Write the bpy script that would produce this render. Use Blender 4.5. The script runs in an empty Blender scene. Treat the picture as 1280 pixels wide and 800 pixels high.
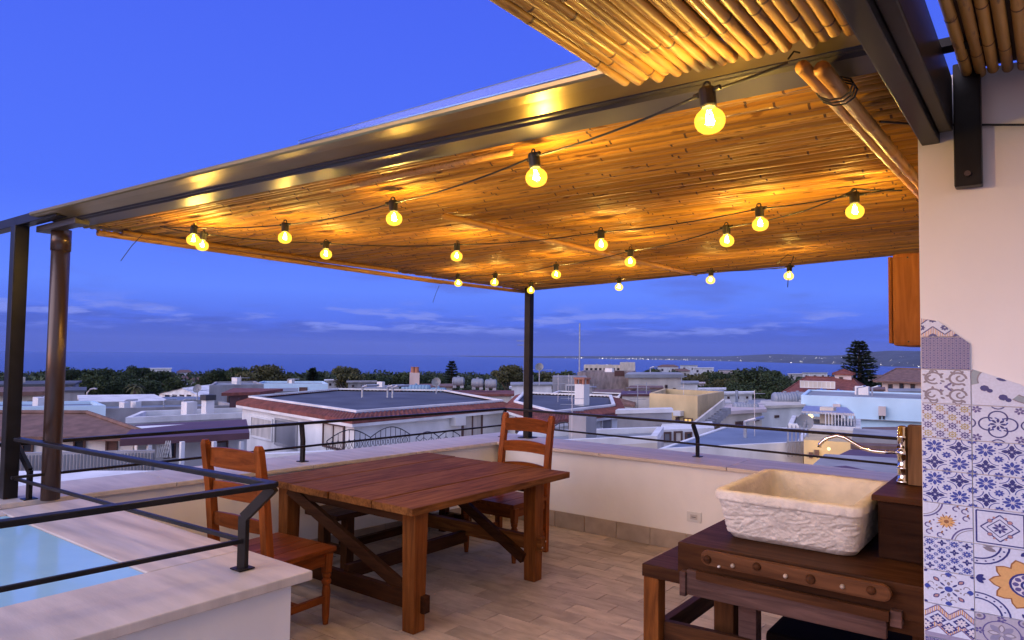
import bpy, bmesh, math, random
from mathutils import Vector, Matrix, noise as mnoise
R = math.radians
sc = bpy.context.scene
COL = sc.collection
random.seed(7)

# ------------------------------------------------------------------ camera
FPX, YAW, PITCH, ROLL, EYE = 881.0, R(37.3), math.atan(40 / 881.0), R(0.75), 1.65
cam = bpy.data.cameras.new('camera')
cam_ob = bpy.data.objects.new('camera', cam)
COL.objects.link(cam_ob)
sc.camera = cam_ob
cam.sensor_width = 36.0
cam.lens = FPX * 36.0 / 1280.0
cam.clip_start, cam.clip_end = 0.02, 60000
FW = Vector((-math.sin(YAW) * math.cos(PITCH), math.cos(YAW) * math.cos(PITCH), math.sin(PITCH)))
_r0 = Vector((math.cos(YAW), math.sin(YAW), 0))
_u0 = _r0.cross(FW)
RT = _r0 * math.cos(ROLL) + _u0 * math.sin(ROLL)
UP = RT.cross(FW)
EYEP = Vector((0, 0, EYE))
cam_ob.matrix_world = Matrix(((RT.x, UP.x, -FW.x, 0), (RT.y, UP.y, -FW.y, 0), (RT.z, UP.z, -FW.z, EYE), (0, 0, 0, 1)))

# ------------------------------------------------------------------ world: dusk sky
world = bpy.data.worlds.new('World')
sc.world = world
world.use_nodes = True
SUN_EL, SUN_AZ = R(2.0), R(200)      # last glow of the day, behind the viewer
def build_world():
    nt = world.node_tree
    N, L = nt.nodes, nt.links
    N.clear()
    out = N.new('ShaderNodeOutputWorld')
    bg = N.new('ShaderNodeBackground')
    L.new(bg.outputs[0], out.inputs[0])
    tc = N.new('ShaderNodeTexCoord')
    sep = N.new('ShaderNodeSeparateXYZ')
    L.new(tc.outputs['Generated'], sep.inputs[0])
    def mth(op, a, b=None, c=None, clamp=False):
        n = N.new('ShaderNodeMath'); n.operation = op; n.use_clamp = clamp
        for i, v in enumerate((a, b, c)):
            if v is None: continue
            if isinstance(v, (int, float)): n.inputs[i].default_value = v
            else: L.new(v, n.inputs[i])
        return n.outputs[0]
    def mix(f, a, b):
        n = N.new('ShaderNodeMix'); n.data_type = 'RGBA'
        for s, v in ((0, f), (6, a), (7, b)):
            if isinstance(v, tuple): n.inputs[s].default_value = v + (1,)
            elif isinstance(v, (int, float)): n.inputs[s].default_value = v
            else: L.new(v, n.inputs[s])
        return n.outputs[2]
    def rng(v, a, b, c=0.0, d=1.0, smooth=True):
        n = N.new('ShaderNodeMapRange'); n.clamp = True
        if smooth: n.interpolation_type = 'SMOOTHSTEP'
        L.new(v, n.inputs[0])
        for i, q in enumerate((a, b, c, d)): n.inputs[i + 1].default_value = q
        return n.outputs[0]
    z = sep.outputs['Z']
    ramp = N.new('ShaderNodeValToRGB')
    L.new(mth('MULTIPLY', z, 1.6, clamp=True), ramp.inputs[0])
    cr = ramp.color_ramp
    stops = [(0.0, (0.056, 0.108, 0.62)), (0.055, (0.088, 0.168, 0.84)), (0.13, (0.128, 0.255, 1.04)), (0.30, (0.088, 0.182, 1.0)), (0.75, (0.068, 0.134, 0.90))]
    cr.elements[0].position, cr.elements[0].color = stops[0][0], stops[0][1] + (1,)
    cr.elements[1].position, cr.elements[1].color = stops[-1][0], stops[-1][1] + (1,)
    for p, c in stops[1:-1]:
        e = cr.elements.new(p); e.color = c + (1,)
    col = ramp.outputs[0]
    # low cloud bank over the water and thin clouds above it
    mp = N.new('ShaderNodeMapping'); mp.inputs['Scale'].default_value = (5, 5, 42)
    L.new(tc.outputs['Generated'], mp.inputs[0])
    nz = N.new('ShaderNodeTexNoise'); nz.inputs['Scale'].default_value = 1.6; nz.inputs['Detail'].default_value = 7; nz.inputs['Roughness'].default_value = 0.6
    L.new(mp.outputs[0], nz.inputs[0])
    edge = mth('ADD', z, mth('MULTIPLY', mth('SUBTRACT', nz.outputs[0], 0.5), 0.085))
    bank = rng(edge, 0.050, 0.026)
    col = mix(mth('MULTIPLY', bank, 0.72), col, (0.072, 0.118, 0.55))
    mp2 = N.new('ShaderNodeMapping'); mp2.inputs['Scale'].default_value = (4, 4, 30); mp2.inputs['Location'].default_value = (3.1, 0.4, 2.2)
    L.new(tc.outputs['Generated'], mp2.inputs[0])
    nz2 = N.new('ShaderNodeTexNoise'); nz2.inputs['Scale'].default_value = 2.4; nz2.inputs['Detail'].default_value = 8; nz2.inputs['Roughness'].default_value = 0.62
    L.new(mp2.outputs[0], nz2.inputs[0])
    puff = mth('MULTIPLY', rng(nz2.outputs[0], 0.49, 0.62), mth('MULTIPLY', rng(z, 0.018, 0.034), rng(z, 0.075, 0.045)))
    col = mix(mth('MULTIPLY', puff, 0.85), col, (0.23, 0.30, 0.88))
    mp3 = N.new('ShaderNodeMapping'); mp3.inputs['Scale'].default_value = (3, 3, 16); mp3.inputs['Location'].default_value = (0.7, 5.4, 1.3)
    L.new(tc.outputs['Generated'], mp3.inputs[0])
    nz3 = N.new('ShaderNodeTexNoise'); nz3.inputs['Scale'].default_value = 1.5; nz3.inputs['Detail'].default_value = 6
    L.new(mp3.outputs[0], nz3.inputs[0])
    dk = mth('MULTIPLY', rng(nz3.outputs[0], 0.50, 0.68), mth('MULTIPLY', rng(z, 0.03, 0.06), rng(z, 0.15, 0.09)))
    col = mix(mth('MULTIPLY', dk, 0.55), col, (0.105, 0.145, 0.56))
    # the pale afterglow overhead and behind: the physical sky with the sun at the horizon
    sky = N.new('ShaderNodeTexSky'); sky.sky_type = 'NISHITA'; sky.sun_disc = False
    sky.sun_elevation = SUN_EL; sky.sun_rotation = SUN_AZ
    sky.ozone_density = 3.0; sky.dust_density = 0.6
    gl = N.new('ShaderNodeMix'); gl.data_type = 'RGBA'; gl.blend_type = 'MULTIPLY'; gl.inputs[0].default_value = 1
    L.new(sky.outputs[0], gl.inputs[6]); gl.inputs[7].default_value = (0.68, 0.50, 0.52, 1)
    pale = N.new('ShaderNodeMix'); pale.data_type = 'RGBA'; pale.blend_type = 'ADD'; pale.inputs[0].default_value = 1
    L.new(gl.outputs[2], pale.inputs[6]); pale.inputs[7].default_value = (0.46, 0.44, 0.70, 1)
    fx, fy = -math.sin(YAW), math.cos(YAW)
    fwd = mth('ADD', mth('MULTIPLY', sep.outputs['X'], fx), mth('MULTIPLY', sep.outputs['Y'], fy))
    back = rng(fwd, 0.45, -0.55)
    over = rng(z, 0.50, 0.85)
    fac = mth('MAXIMUM', back, over)
    col = mix(fac, col, pale.outputs[2])
    below = rng(z, -0.01, -0.06)
    col = mix(below, col, (0.05, 0.06, 0.14))
    L.new(col, bg.inputs[0])
    bg.inputs[1].default_value = 1.0
build_world()

sun = bpy.data.lights.new('sun', 'SUN')
sun.energy, sun.angle, sun.color = 1.9, R(60), (0.96, 0.86, 0.98)
sun_ob = bpy.data.objects.new('sun', sun)
COL.objects.link(sun_ob)
_sd = Vector((math.sin(R(200)) * math.cos(R(24)), math.cos(R(200)) * math.cos(R(24)), math.sin(R(24))))
sun_ob.rotation_euler = (-_sd).to_track_quat('-Z', 'Y').to_euler()
sc.view_settings.view_transform = 'Standard'
sc.view_settings.look = 'None'
sc.view_settings.exposure = 0.0
sc.view_settings.gamma = 1.0
sc.render.engine = 'CYCLES'
sc.cycles.max_bounces = 5
sc.cycles.diffuse_bounces = 3
sc.cycles.glossy_bounces = 3
sc.cycles.transparent_max_bounces = 16
sc.cycles.sample_clamp_indirect = 4.0
sc.cycles.use_denoising = True
sc.cycles.volume_bounces = 0
sc.cycles.adaptive_threshold = 0.02
sc.cycles.caustics_reflective = False
sc.cycles.caustics_refractive = False

# ------------------------------------------------------------------ helpers
def ray(px, py): return FW + RT * ((px - 640) / FPX) - UP * ((py - 400) / FPX)
def atz(px, py, z):
    d = ray(px, py); return EYEP + d * ((z - EYE) / d.z)
def aty(px, py, y):
    d = ray(px, py); return EYEP + d * (y / d.y)
def atx(px, py, x):
    d = ray(px, py); return EYEP + d * (x / d.x)
def atd(px, py, dist): return EYEP + ray(px, py) * dist
def gxy(px, dist):
    p = atd(px, 440, dist); return Vector((p.x, p.y))

class MB:
    """collects shapes into one mesh"""
    def __init__(s): s.v, s.f, s.mi, s.uv = [], [], [], None
    def add(s, vs, fs, m=0):
        o = len(s.v)
        s.v += [Vector(q) for q in vs]
        s.f += [tuple(i + o for i in f) for f in fs]
        s.mi += [m] * len(fs)
        return s
    def box(s, a, b, m=0):
        x0, y0, z0 = a; x1, y1, z1 = b
        return s.add([(x0, y0, z0), (x1, y0, z0), (x1, y1, z0), (x0, y1, z0), (x0, y0, z1), (x1, y0, z1), (x1, y1, z1), (x0, y1, z1)],
                     [(3, 2, 1, 0), (4, 5, 6, 7), (0, 1, 5, 4), (1, 2, 6, 5), (2, 3, 7, 6), (3, 0, 4, 7)], m)
    def hexa(s, b4, t4, m=0):
        return s.add(list(b4) + list(t4), [(3, 2, 1, 0), (4, 5, 6, 7), (0, 1, 5, 4), (1, 2, 6, 5), (2, 3, 7, 6), (3, 0, 4, 7)], m)
    def beam(s, p, q, w, h, up=(0, 0, 1), m=0):
        p, q = Vector(p), Vector(q)
        d = (q - p).normalized(); sd = d.cross(Vector(up))
        if sd.length < 1e-4: sd = d.cross(Vector((1, 0, 0)))
        sd.normalize(); u = sd.cross(d)
        a, b = sd * w / 2, u * h / 2
        return s.hexa([p - a - b, p + a - b, q + a - b, q - a - b], [p - a + b, p + a + b, q + a + b, q - a + b], m)
    def prism(s, poly, z0, z1, m=0):
        n = len(poly)
        vs = [(p[0], p[1], z0) for p in poly] + [(p[0], p[1], z1) for p in poly]
        return s.add(vs, [tuple(range(n - 1, -1, -1)), tuple(range(n, 2 * n))] + [(i, (i + 1) % n, n + (i + 1) % n, n + i) for i in range(n)], m)
    def tube(s, pts, rad, n=8, cap=True, m=0):
        pts = [Vector(p) for p in pts]
        if isinstance(rad, (int, float)): rad = [rad] * len(pts)
        vs, fs = [], []
        t0 = (pts[1] - pts[0]).normalized()
        ref = Vector((0, 0, 1)) if abs(t0.z) < 0.9 else Vector((1, 0, 0))
        a = t0.cross(ref).normalized()
        for i, p in enumerate(pts):
            t = (pts[min(i + 1, len(pts) - 1)] - pts[max(i - 1, 0)])
            if t.length < 1e-9: t = t0
            t.normalize()
            a = (a - t * a.dot(t)).normalized(); b = t.cross(a)
            for k in range(n):
                an = 2 * math.pi * k / n
                vs.append(p + (a * math.cos(an) + b * math.sin(an)) * rad[i])
        for i in range(len(pts) - 1):
            for k in range(n):
                fs.append((i * n + k, i * n + (k + 1) % n, (i + 1) * n + (k + 1) % n, (i + 1) * n + k))
        if cap:
            fs.append(tuple(range(n - 1, -1, -1)))
            fs.append(tuple((len(pts) - 1) * n + k for k in range(n)))
        return s.add(vs, fs, m)
    def lathe(s, prof, c=(0, 0, 0), n=16, m=0):
        c = Vector(c); vs, fs = [], []
        for r, z in prof:
            for k in range(n):
                an = 2 * math.pi * k / n
                vs.append(c + Vector((r * math.cos(an), r * math.sin(an), z)))
        for i in range(len(prof) - 1):
            for k in range(n):
                fs.append((i * n + k, i * n + (k + 1) % n, (i + 1) * n + (k + 1) % n, (i + 1) * n + k))
        if prof[0][0] > 1e-4: fs.append(tuple(range(n - 1, -1, -1)))
        if prof[-1][0] > 1e-4: fs.append(tuple((len(prof) - 1) * n + k for k in range(n)))
        return s.add(vs, fs, m)
    def mesh(s, name, mats, org=(0, 0, 0), smooth=False):
        me = bpy.data.meshes.new(name)
        o = Vector(org)
        me.from_pydata([tuple(v - o) for v in s.v], [], s.f)
        for m in (mats if isinstance(mats, (list, tuple)) else [mats]): me.materials.append(m)
        if isinstance(mats, (list, tuple)) and len(mats) > 1:
            me.polygons.foreach_set('material_index', s.mi)
        if smooth: me.polygons.foreach_set('use_smooth', [True] * len(me.polygons))
        me.validate(); me.update()
        return me
    def build(s, name, mats, parent=None, smooth=False, bevel=0):
        org = worg(parent)
        me = s.mesh(name, mats, org, smooth)
        if bevel:
            bm = bmesh.new(); bm.from_mesh(me)
            bmesh.ops.remove_doubles(bm, verts=bm.verts, dist=1e-5)
            es = [e for e in bm.edges if len(e.link_faces) == 2 and e.calc_face_angle(0) > 0.5]
            bmesh.ops.bevel(bm, geom=es, offset=bevel, segments=2, affect='EDGES', profile=0.6)
            bm.to_mesh(me); bm.free()
        ob = bpy.data.objects.new(name, me)
        COL.objects.link(ob)
        if parent: ob.parent = parent
        return ob

def worg(o):
    v = Vector((0, 0, 0))
    while o: v += o.location; o = o.parent
    return v
def tag(o, label=None, cat=None, group=None, kind=None):
    for k, v in (('label', label), ('category', cat), ('group', group), ('kind', kind)):
        if v: o[k] = v
    return o
def empty(name, loc, label=None, cat=None, group=None, kind=None):
    o = bpy.data.objects.new(name, None); COL.objects.link(o)
    o.location = loc; o.empty_display_size = 0.1
    return tag(o, label, cat, group, kind)
def copy_tree(o, parent=None):
    c = o.copy(); COL.objects.link(c)
    if parent: c.parent = parent
    for ch in o.children: copy_tree(ch, c)
    return c
def subdiv_noise(pts, n): return pts

# ------------------------------------------------------------------ materials
def base_mat(name):
    m = bpy.data.materials.new(name); m.use_nodes = True
    return m, m.node_tree.nodes, m.node_tree.links, m.node_tree.nodes['Principled BSDF']
def M(name, col, rough=0.6, metal=0.0, var=0.12, scale=6.0, bump=0.0, bscale=40.0, stretch=(1, 1, 1), col2=None, rand=0.0, detail=5, spec=0.5, lo=0.3, hi=0.7):
    m, N, L, p = base_mat(name)
    p.inputs['Roughness'].default_value = rough; p.inputs['Metallic'].default_value = metal
    p.inputs['Specular IOR Level'].default_value = spec
    tc = N.new('ShaderNodeTexCoord'); mp = N.new('ShaderNodeMapping'); mp.inputs['Scale'].default_value = stretch
    L.new(tc.outputs['Object'], mp.inputs[0])
    src = mp.outputs[0]
    if rand:
        oi = N.new('ShaderNodeObjectInfo'); va = N.new('ShaderNodeVectorMath'); va.operation = 'MULTIPLY_ADD'
        cb = N.new('ShaderNodeCombineXYZ')
        for i in range(3): L.new(oi.outputs['Random'], cb.inputs[i])
        L.new(cb.outputs[0], va.inputs[0]); va.inputs[1].default_value = (37, 53, 71); L.new(src, va.inputs[2])
        src = va.outputs[0]
    nz = N.new('ShaderNodeTexNoise'); nz.inputs['Scale'].default_value = scale; nz.inputs['Detail'].default_value = detail
    L.new(src, nz.inputs[0])
    rp = N.new('ShaderNodeValToRGB'); L.new(nz.outputs[0], rp.inputs[0])
    c1 = tuple(c * (1 - var) for c in col); c2 = col2 or tuple(min(1, c * (1 + var)) for c in col)
    rp.color_ramp.elements[0].position = lo; rp.color_ramp.elements[0].color = c1 + (1,)
    rp.color_ramp.elements[1].position = hi; rp.color_ramp.elements[1].color = c2 + (1,)
    outc = rp.outputs[0]
    if rand:
        hs = N.new('ShaderNodeHueSaturation'); L.new(outc, hs.inputs['Color'])
        mr = N.new('ShaderNodeMapRange'); L.new(oi.outputs['Random'], mr.inputs[0])
        mr.inputs[3].default_value = 1 - rand; mr.inputs[4].default_value = 1 + rand
        L.new(mr.outputs[0], hs.inputs['Value']); outc = hs.outputs[0]
    L.new(outc, p.inputs['Base Color'])
    if bump:
        nb = N.new('ShaderNodeTexNoise'); nb.inputs['Scale'].default_value = bscale; nb.inputs['Detail'].default_value = 6
        L.new(src, nb.inputs[0])
        bp = N.new('ShaderNodeBump'); bp.inputs['Strength'].default_value = bump; bp.inputs['Distance'].default_value = 0.01
        L.new(nb.outputs[0], bp.inputs['Height']); L.new(bp.outputs[0], p.inputs['Normal'])
    return m
def wood(name, col, dark, axis='X', rough=0.5, rand=0.12, knots=True):
    m, N, L, p = base_mat(name)
    p.inputs['Roughness'].default_value = rough; p.inputs['Specular IOR Level'].default_value = 0.05
    tc = N.new('ShaderNodeTexCoord'); mp = N.new('ShaderNodeMapping')
    st = {'X': (1.2, 14, 14), 'Y': (14, 1.2, 14), 'Z': (14, 14, 1.2)}[axis]
    mp.inputs['Scale'].default_value = st
    oi = N.new('ShaderNodeObjectInfo'); cb = N.new('ShaderNodeCombineXYZ')
    for i in range(3): L.new(oi.outputs['Random'], cb.inputs[i])
    va = N.new('ShaderNodeVectorMath'); va.operation = 'MULTIPLY_ADD'; va.inputs[1].default_value = (31, 47, 59)
    L.new(cb.outputs[0], va.inputs[0]); L.new(tc.outputs['Object'], va.inputs[2]); L.new(va.outputs[0], mp.inputs[0])
    nz = N.new('ShaderNodeTexNoise'); nz.inputs['Scale'].default_value = 2.2; nz.inputs['Detail'].default_value = 8; nz.inputs['Roughness'].default_value = 0.65; nz.inputs['Distortion'].default_value = 0.6
    L.new(mp.outputs[0], nz.inputs[0])
    rp = N.new('ShaderNodeValToRGB'); L.new(nz.outputs[0], rp.inputs[0])
    rp.color_ramp.elements[0].position = 0.32; rp.color_ramp.elements[0].color = dark + (1,)
    rp.color_ramp.elements[1].position = 0.66; rp.color_ramp.elements[1].color = col + (1,)
    n2 = N.new('ShaderNodeTexNoise'); n2.inputs['Scale'].default_value = 1.7; n2.inputs['Detail'].default_value = 3
    L.new(va.outputs[0], n2.inputs[0])
    mx = N.new('ShaderNodeMix'); mx.data_type = 'RGBA'; mx.blend_type = 'MULTIPLY'
    r2 = N.new('ShaderNodeMapRange'); L.new(n2.outputs[0], r2.inputs[0]); r2.inputs[1].default_value = 0.35; r2.inputs[2].default_value = 0.7; r2.inputs[3].default_value = 0.0; r2.inputs[4].default_value = 0.55
    L.new(r2.outputs[0], mx.inputs[0]); L.new(rp.outputs[0], mx.inputs[6]); mx.inputs[7].default_value = (0.5, 0.42, 0.4, 1)
    hs = N.new('ShaderNodeHueSaturation'); L.new(mx.outputs[2], hs.inputs['Color'])
    mr = N.new('ShaderNodeMapRange'); L.new(oi.outputs['Random'], mr.inputs[0]); mr.inputs[3].default_value = 1 - rand; mr.inputs[4].default_value = 1 + rand
    L.new(mr.outputs[0], hs.inputs['Value']); L.new(hs.outputs[0], p.inputs['Base Color'])
    r3 = N.new('ShaderNodeMapRange'); L.new(nz.outputs[0], r3.inputs[0]); r3.inputs[3].default_value = rough + 0.15; r3.inputs[4].default_value = rough - 0.05
    L.new(r3.outputs[0], p.inputs['Roughness'])
    bp = N.new('ShaderNodeBump'); bp.inputs['Strength'].default_value = 0.25; bp.inputs['Distance'].default_value = 0.004
    L.new(nz.outputs[0], bp.inputs['Height']); L.new(bp.outputs[0], p.inputs['Normal'])
    return m
def cane_mat(name, c1, c2, dark, rough=0.28, axis='X'):
    """dried cane: long fibres, blotches, dark scars and node rings"""
    m, N, L, p = base_mat(name)
    p.inputs['Specular IOR Level'].default_value = 0.3
    tc = N.new('ShaderNodeTexCoord'); oi = N.new('ShaderNodeObjectInfo'); cb = N.new('ShaderNodeCombineXYZ')
    for i in range(3): L.new(oi.outputs['Random'], cb.inputs[i])
    va = N.new('ShaderNodeVectorMath'); va.operation = 'MULTIPLY_ADD'; va.inputs[1].default_value = (91, 47, 59)
    L.new(cb.outputs[0], va.inputs[0]); L.new(tc.outputs['Object'], va.inputs[2])
    def nz(st, scale, det):
        mp = N.new('ShaderNodeMapping'); mp.inputs['Scale'].default_value = st if axis == 'X' else (st[1], st[0], st[2])
        L.new(va.outputs[0], mp.inputs[0])
        n = N.new('ShaderNodeTexNoise'); n.inputs['Scale'].default_value = scale; n.inputs['Detail'].default_value = det
        L.new(mp.outputs[0], n.inputs[0]); return n.outputs[0]
    def rmp(v, a, b, ca, cb_):
        r = N.new('ShaderNodeValToRGB'); L.new(v, r.inputs[0])
        r.color_ramp.elements[0].position = a; r.color_ramp.elements[0].color = ca + (1,)
        r.color_ramp.elements[1].position = b; r.color_ramp.elements[1].color = cb_ + (1,)
        return r.outputs[0]
    basec = rmp(nz((1.5, 40, 40), 1.3, 6), 0.3, 0.7, c1, c2)
    def mul(f, a, b):
        x = N.new('ShaderNodeMix'); x.data_type = 'RGBA'; x.blend_type = 'MIX'
        L.new(f, x.inputs[0]); L.new(a, x.inputs[6]); x.inputs[7].default_value = b + (1,); return x.outputs[2]
    def rg(v, a, b, c, d):
        r = N.new('ShaderNodeMapRange'); L.new(v, r.inputs[0])
        for i, q in enumerate((a, b, c, d)): r.inputs[i + 1].default_value = q
        return r.outputs[0]
    scars = rg(nz((5, 26, 26), 2.0, 5), 0.60, 0.68, 0.0, 0.85)
    col = mul(scars, basec, dark)
    blot = rg(nz((1.1, 3, 3), 1.6, 3), 0.48, 0.72, 0.0, 0.6)
    col = mul(blot, col, tuple(0.55 * a + 0.45 * b for a, b in zip(c1, dark)))
    hs = N.new('ShaderNodeHueSaturation'); L.new(col, hs.inputs['Color'])
    L.new(rg(oi.outputs['Random'], 0, 1, 0.72, 1.2), hs.inputs['Value'])
    L.new(hs.outputs[0], p.inputs['Base Color'])
    L.new(rg(nz((3, 20, 20), 2.0, 3), 0.3, 0.7, rough - 0.06, rough + 0.22), p.inputs['Roughness'])
    return m
def emit(name, col, s):
    m, N, L, p = base_mat(name)
    N.remove(p); e = N.new('ShaderNodeEmission'); e.inputs[0].default_value = col + (1,); e.inputs[1].default_value = s
    L.new(e.outputs[0], N['Material Output'].inputs[0]); return m

plaster = M('white_plaster', (0.83, 0.79, 0.77), 0.85, var=0.09, scale=1.6, stretch=(1, 1, .6), bump=0.22, bscale=22)
stone = M('travertine', (0.54, 0.475, 0.435), 0.5, var=0.14, scale=3.0, stretch=(1, 5, 1), bump=0.1, bscale=30, rand=0.04)
stone_x = M('travertine_along', (0.54, 0.47, 0.43), 0.5, var=0.2, scale=2.5, stretch=(0.7, 6, 1), bump=0.1, bscale=30, rand=0.04)
tile_floor = M('stone_effect_tile', (0.42, 0.34, 0.28), 0.5, var=0.22, scale=5, stretch=(1.2, 3, 1), rand=0.16, bump=0.12, bscale=25, spec=.3)
tile_skirt = M('stone_skirting', (0.36, 0.29, 0.235), 0.5, var=0.2, scale=7, rand=0.1, bump=0.06)
grout = M('grout', (0.20, 0.16, 0.135), 0.9)
steel = M('dark_steel', (0.016, 0.014, 0.014), 0.34, var=0.3, scale=9, spec=0.12)
steel_br = M('brown_painted_metal', (0.075, 0.045, 0.035), 0.28, metal=0.35, var=0.2, scale=3, stretch=(1, 1, 0.3))
gut_metal = M('bronze_gutter', (0.40, 0.315, 0.14), 0.36, metal=0.9, var=0.12, scale=2, stretch=(1, 2, 2), bump=0.25, bscale=5)
gut_dark = M('dark_gutter_channel', (0.06, 0.055, 0.058), 0.42, metal=0.3, var=0.15, scale=4)
woodX = wood('table_wood_x', (0.25, 0.095, 0.024), (0.095, 0.032, 0.010), 'X')
woodY = wood('table_wood_y', (0.25, 0.105, 0.030), (0.085, 0.032, 0.011), 'Y', rough=0.55)
woodZ = wood('table_wood_z', (0.25, 0.082, 0.019), (0.10, 0.032, 0.009), 'Z')
chairX = wood('chair_wood_x', (0.28, 0.078, 0.018), (0.12, 0.032, 0.009), 'X', rough=0.28)
chairY = wood('chair_wood_y', (0.28, 0.078, 0.018), (0.12, 0.032, 0.009), 'Y', rough=0.28)
chairZ = wood('chair_wood_z', (0.31, 0.088, 0.020), (0.14, 0.038, 0.011), 'Z', rough=0.28)
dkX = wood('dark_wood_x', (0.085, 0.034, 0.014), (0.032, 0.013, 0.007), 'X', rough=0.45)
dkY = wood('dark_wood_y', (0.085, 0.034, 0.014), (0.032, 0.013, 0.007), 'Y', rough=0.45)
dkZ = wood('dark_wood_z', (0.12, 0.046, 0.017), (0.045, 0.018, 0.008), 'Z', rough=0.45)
greyX = wood('weathered_wood', (0.14, 0.078, 0.066), (0.05, 0.028, 0.024), 'X', rough=0.7)
orangeZ = wood('cupboard_wood', (0.32, 0.13, 0.045), (0.19, 0.07, 0.026), 'Z', rough=0.5)
cane1 = cane_mat('roof_cane', (0.48, 0.215, 0.028), (0.66, 0.35, 0.06), (0.09, 0.028, 0.008), 0.46)
cane_node_hollow = M('cane_scar_hollow_shade', (0.11, 0.05, 0.02), .6, var=.4, scale=30)
cane2 = cane_mat('thick_cane', (0.40, 0.205, 0.045), (0.56, 0.32, 0.08), (0.13, 0.06, 0.028), 0.34, 'Y')
cane3 = cane_mat('pole_cane', (0.42, 0.20, 0.05), (0.56, 0.30, 0.085), (0.15, 0.07, 0.03), 0.3, 'Y')
board = M('roof_board', (0.10, 0.055, 0.03), 0.8, var=0.3)
black = M('black_rubber', (0.012, 0.012, 0.012), 0.5, var=0.2)
chrome = M('chrome', (0.72, 0.72, 0.74), 0.1, metal=1.0, var=0.06, scale=3)
plastic_w = M('white_plastic', (0.70, 0.68, 0.66), 0.4, var=0.03)
panel_b = M('pale_blue_panel', (0.34, 0.62, 0.82), 0.12, var=0.06, scale=2, bump=.12, bscale=6)

# ------------------------------------------------------------------ ground, sea, far coast
def ground_z(d): return -9.0 if d < 55 else max(-104.0, -9.0 - (d - 55) * 0.0325)
earth = M('earth_and_asphalt', (0.075, 0.07, 0.06), 0.95, var=0.5, scale=0.05, stretch=(1, 1, 1))
g = MB()
rings = [0.5, 30, 55, 90, 140, 220, 350, 600, 1000, 1600, 2400, 3200]
NS = 64
for i, rr in enumerate(rings):
    for k in range(NS):
        a = 2 * math.pi * k / NS
        g.v.append(Vector((rr * math.cos(a), rr * math.sin(a), ground_z(rr))))
for i in range(len(rings) - 1):
    for k in range(NS):
        g.f.append((i * NS + k, i * NS + (k + 1) % NS, (i + 1) * NS + (k + 1) % NS, (i + 1) * NS + k)); g.mi.append(0)
tag(g.build('ground', earth), kind='structure')

m_sea, N, L, p = base_mat('sea_water')
p.inputs['Base Color'].default_value = (0.018, 0.035, 0.14, 1); p.inputs['Roughness'].default_value = 0.22
tc = N.new('ShaderNodeTexCoord'); nz = N.new('ShaderNodeTexNoise'); nz.inputs['Scale'].default_value = 0.02; nz.inputs['Detail'].default_value = 8
mp = N.new('ShaderNodeMapping'); L.new(tc.outputs['Object'], mp.inputs[0]); L.new(mp.outputs[0], nz.inputs[0])
bp = N.new('ShaderNodeBump'); bp.inputs['Strength'].default_value = 1.0; bp.inputs['Distance'].default_value = 18.0
L.new(nz.outputs[0], bp.inputs['Height']); L.new(bp.outputs[0], p.inputs['Normal'])
s = MB(); SEA = -100.0; SR = 16000
s.add([(SR * math.cos(2 * math.pi * k / 96), SR * math.sin(2 * math.pi * k / 96), SEA) for k in range(96)], [tuple(range(96))])
tag(s.build('sea', m_sea), kind='structure')

# hills across the strait: px -> distance of the shore and height of the crest
hill_m = M('far_hillside', (0.035, 0.045, 0.05), 0.95, var=0.5, scale=0.004)
s = MB()
prof = [(560, 13500, 1), (640, 13200, 18), (720, 12800, 40), (800, 12300, 60), (880, 11500, 85), (960, 10200, 120), (1040, 8800, 165), (1110, 7600, 205), (1180, 6700, 235), (1280, 6000, 260), (1400, 5600, 260)]
cols = []
for i in range(len(prof) - 1):
    for t in range(6):
        a, b = prof[i], prof[i + 1]; u = t / 6
        cols.append([a[j] * (1 - u) + b[j] * u for j in range(3)])
cols.append(list(prof[-1]))
NR = 7
def hill_pt(px, d0, h, r):
    u = r / (NR - 1); dist = d0 + u * 2600
    q = gxy(px, dist)
    z = SEA - 2 + (h * (u ** 0.75)) * (0.85 + 0.35 * mnoise.noise(Vector((px * 0.013, u * 2.0, 0)))) 
    return Vector((q.x, q.y, z))
for c in cols:
    for r in range(NR): s.v.append(hill_pt(*c, r))
for i in range(len(cols) - 1):
    for r in range(NR - 1):
        s.f.append((i * NR + r, (i + 1) * NR + r, (i + 1) * NR + r + 1, i * NR + r + 1)); s.mi.append(0)
tag(s.build('far_hills', hill_m, smooth=True), kind='structure')

coast_l = emit('town_light', (1.0, 0.93, 0.80), 4.0)
s = MB(); rnd = random.Random(3)
for i in range(420):
    t = rnd.random()
    px = 690 + 600 * (t ** 0.8)
    k = 0
    while k < len(cols) - 2 and cols[k + 1][0] < px: k += 1
    c = cols[k]
    low = rnd.random() < 0.45
    r = rnd.uniform(0.02, 0.5) if low else (rnd.uniform(0.5, 4.2) if px > 900 else rnd.uniform(0.1, 1.2))
    q = hill_pt(px, c[1], c[2], r); sz = c[1] / 881 * rnd.choice([0.14, 0.2, 0.26, 0.4])
    if low and rnd.random() < 0.22: sz *= 1.7
    s.add([(q.x + dx * sz, q.y + dy * sz, q.z + 5 + sz * dz) for dx, dy, dz in ((1, 0, 0), (-1, 0, 0), (0, 1, 0), (0, -1, 0), (0, 0, .8), (0, 0, -.8))],
          [(0, 2, 4), (2, 1, 4), (1, 3, 4), (3, 0, 4), (2, 0, 5), (1, 2, 5), (3, 1, 5), (0, 3, 5)])
tag(s.build('coast_lights', coast_l), 'scattered town lights along the far shore and hillside', 'lights', kind='stuff')

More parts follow.
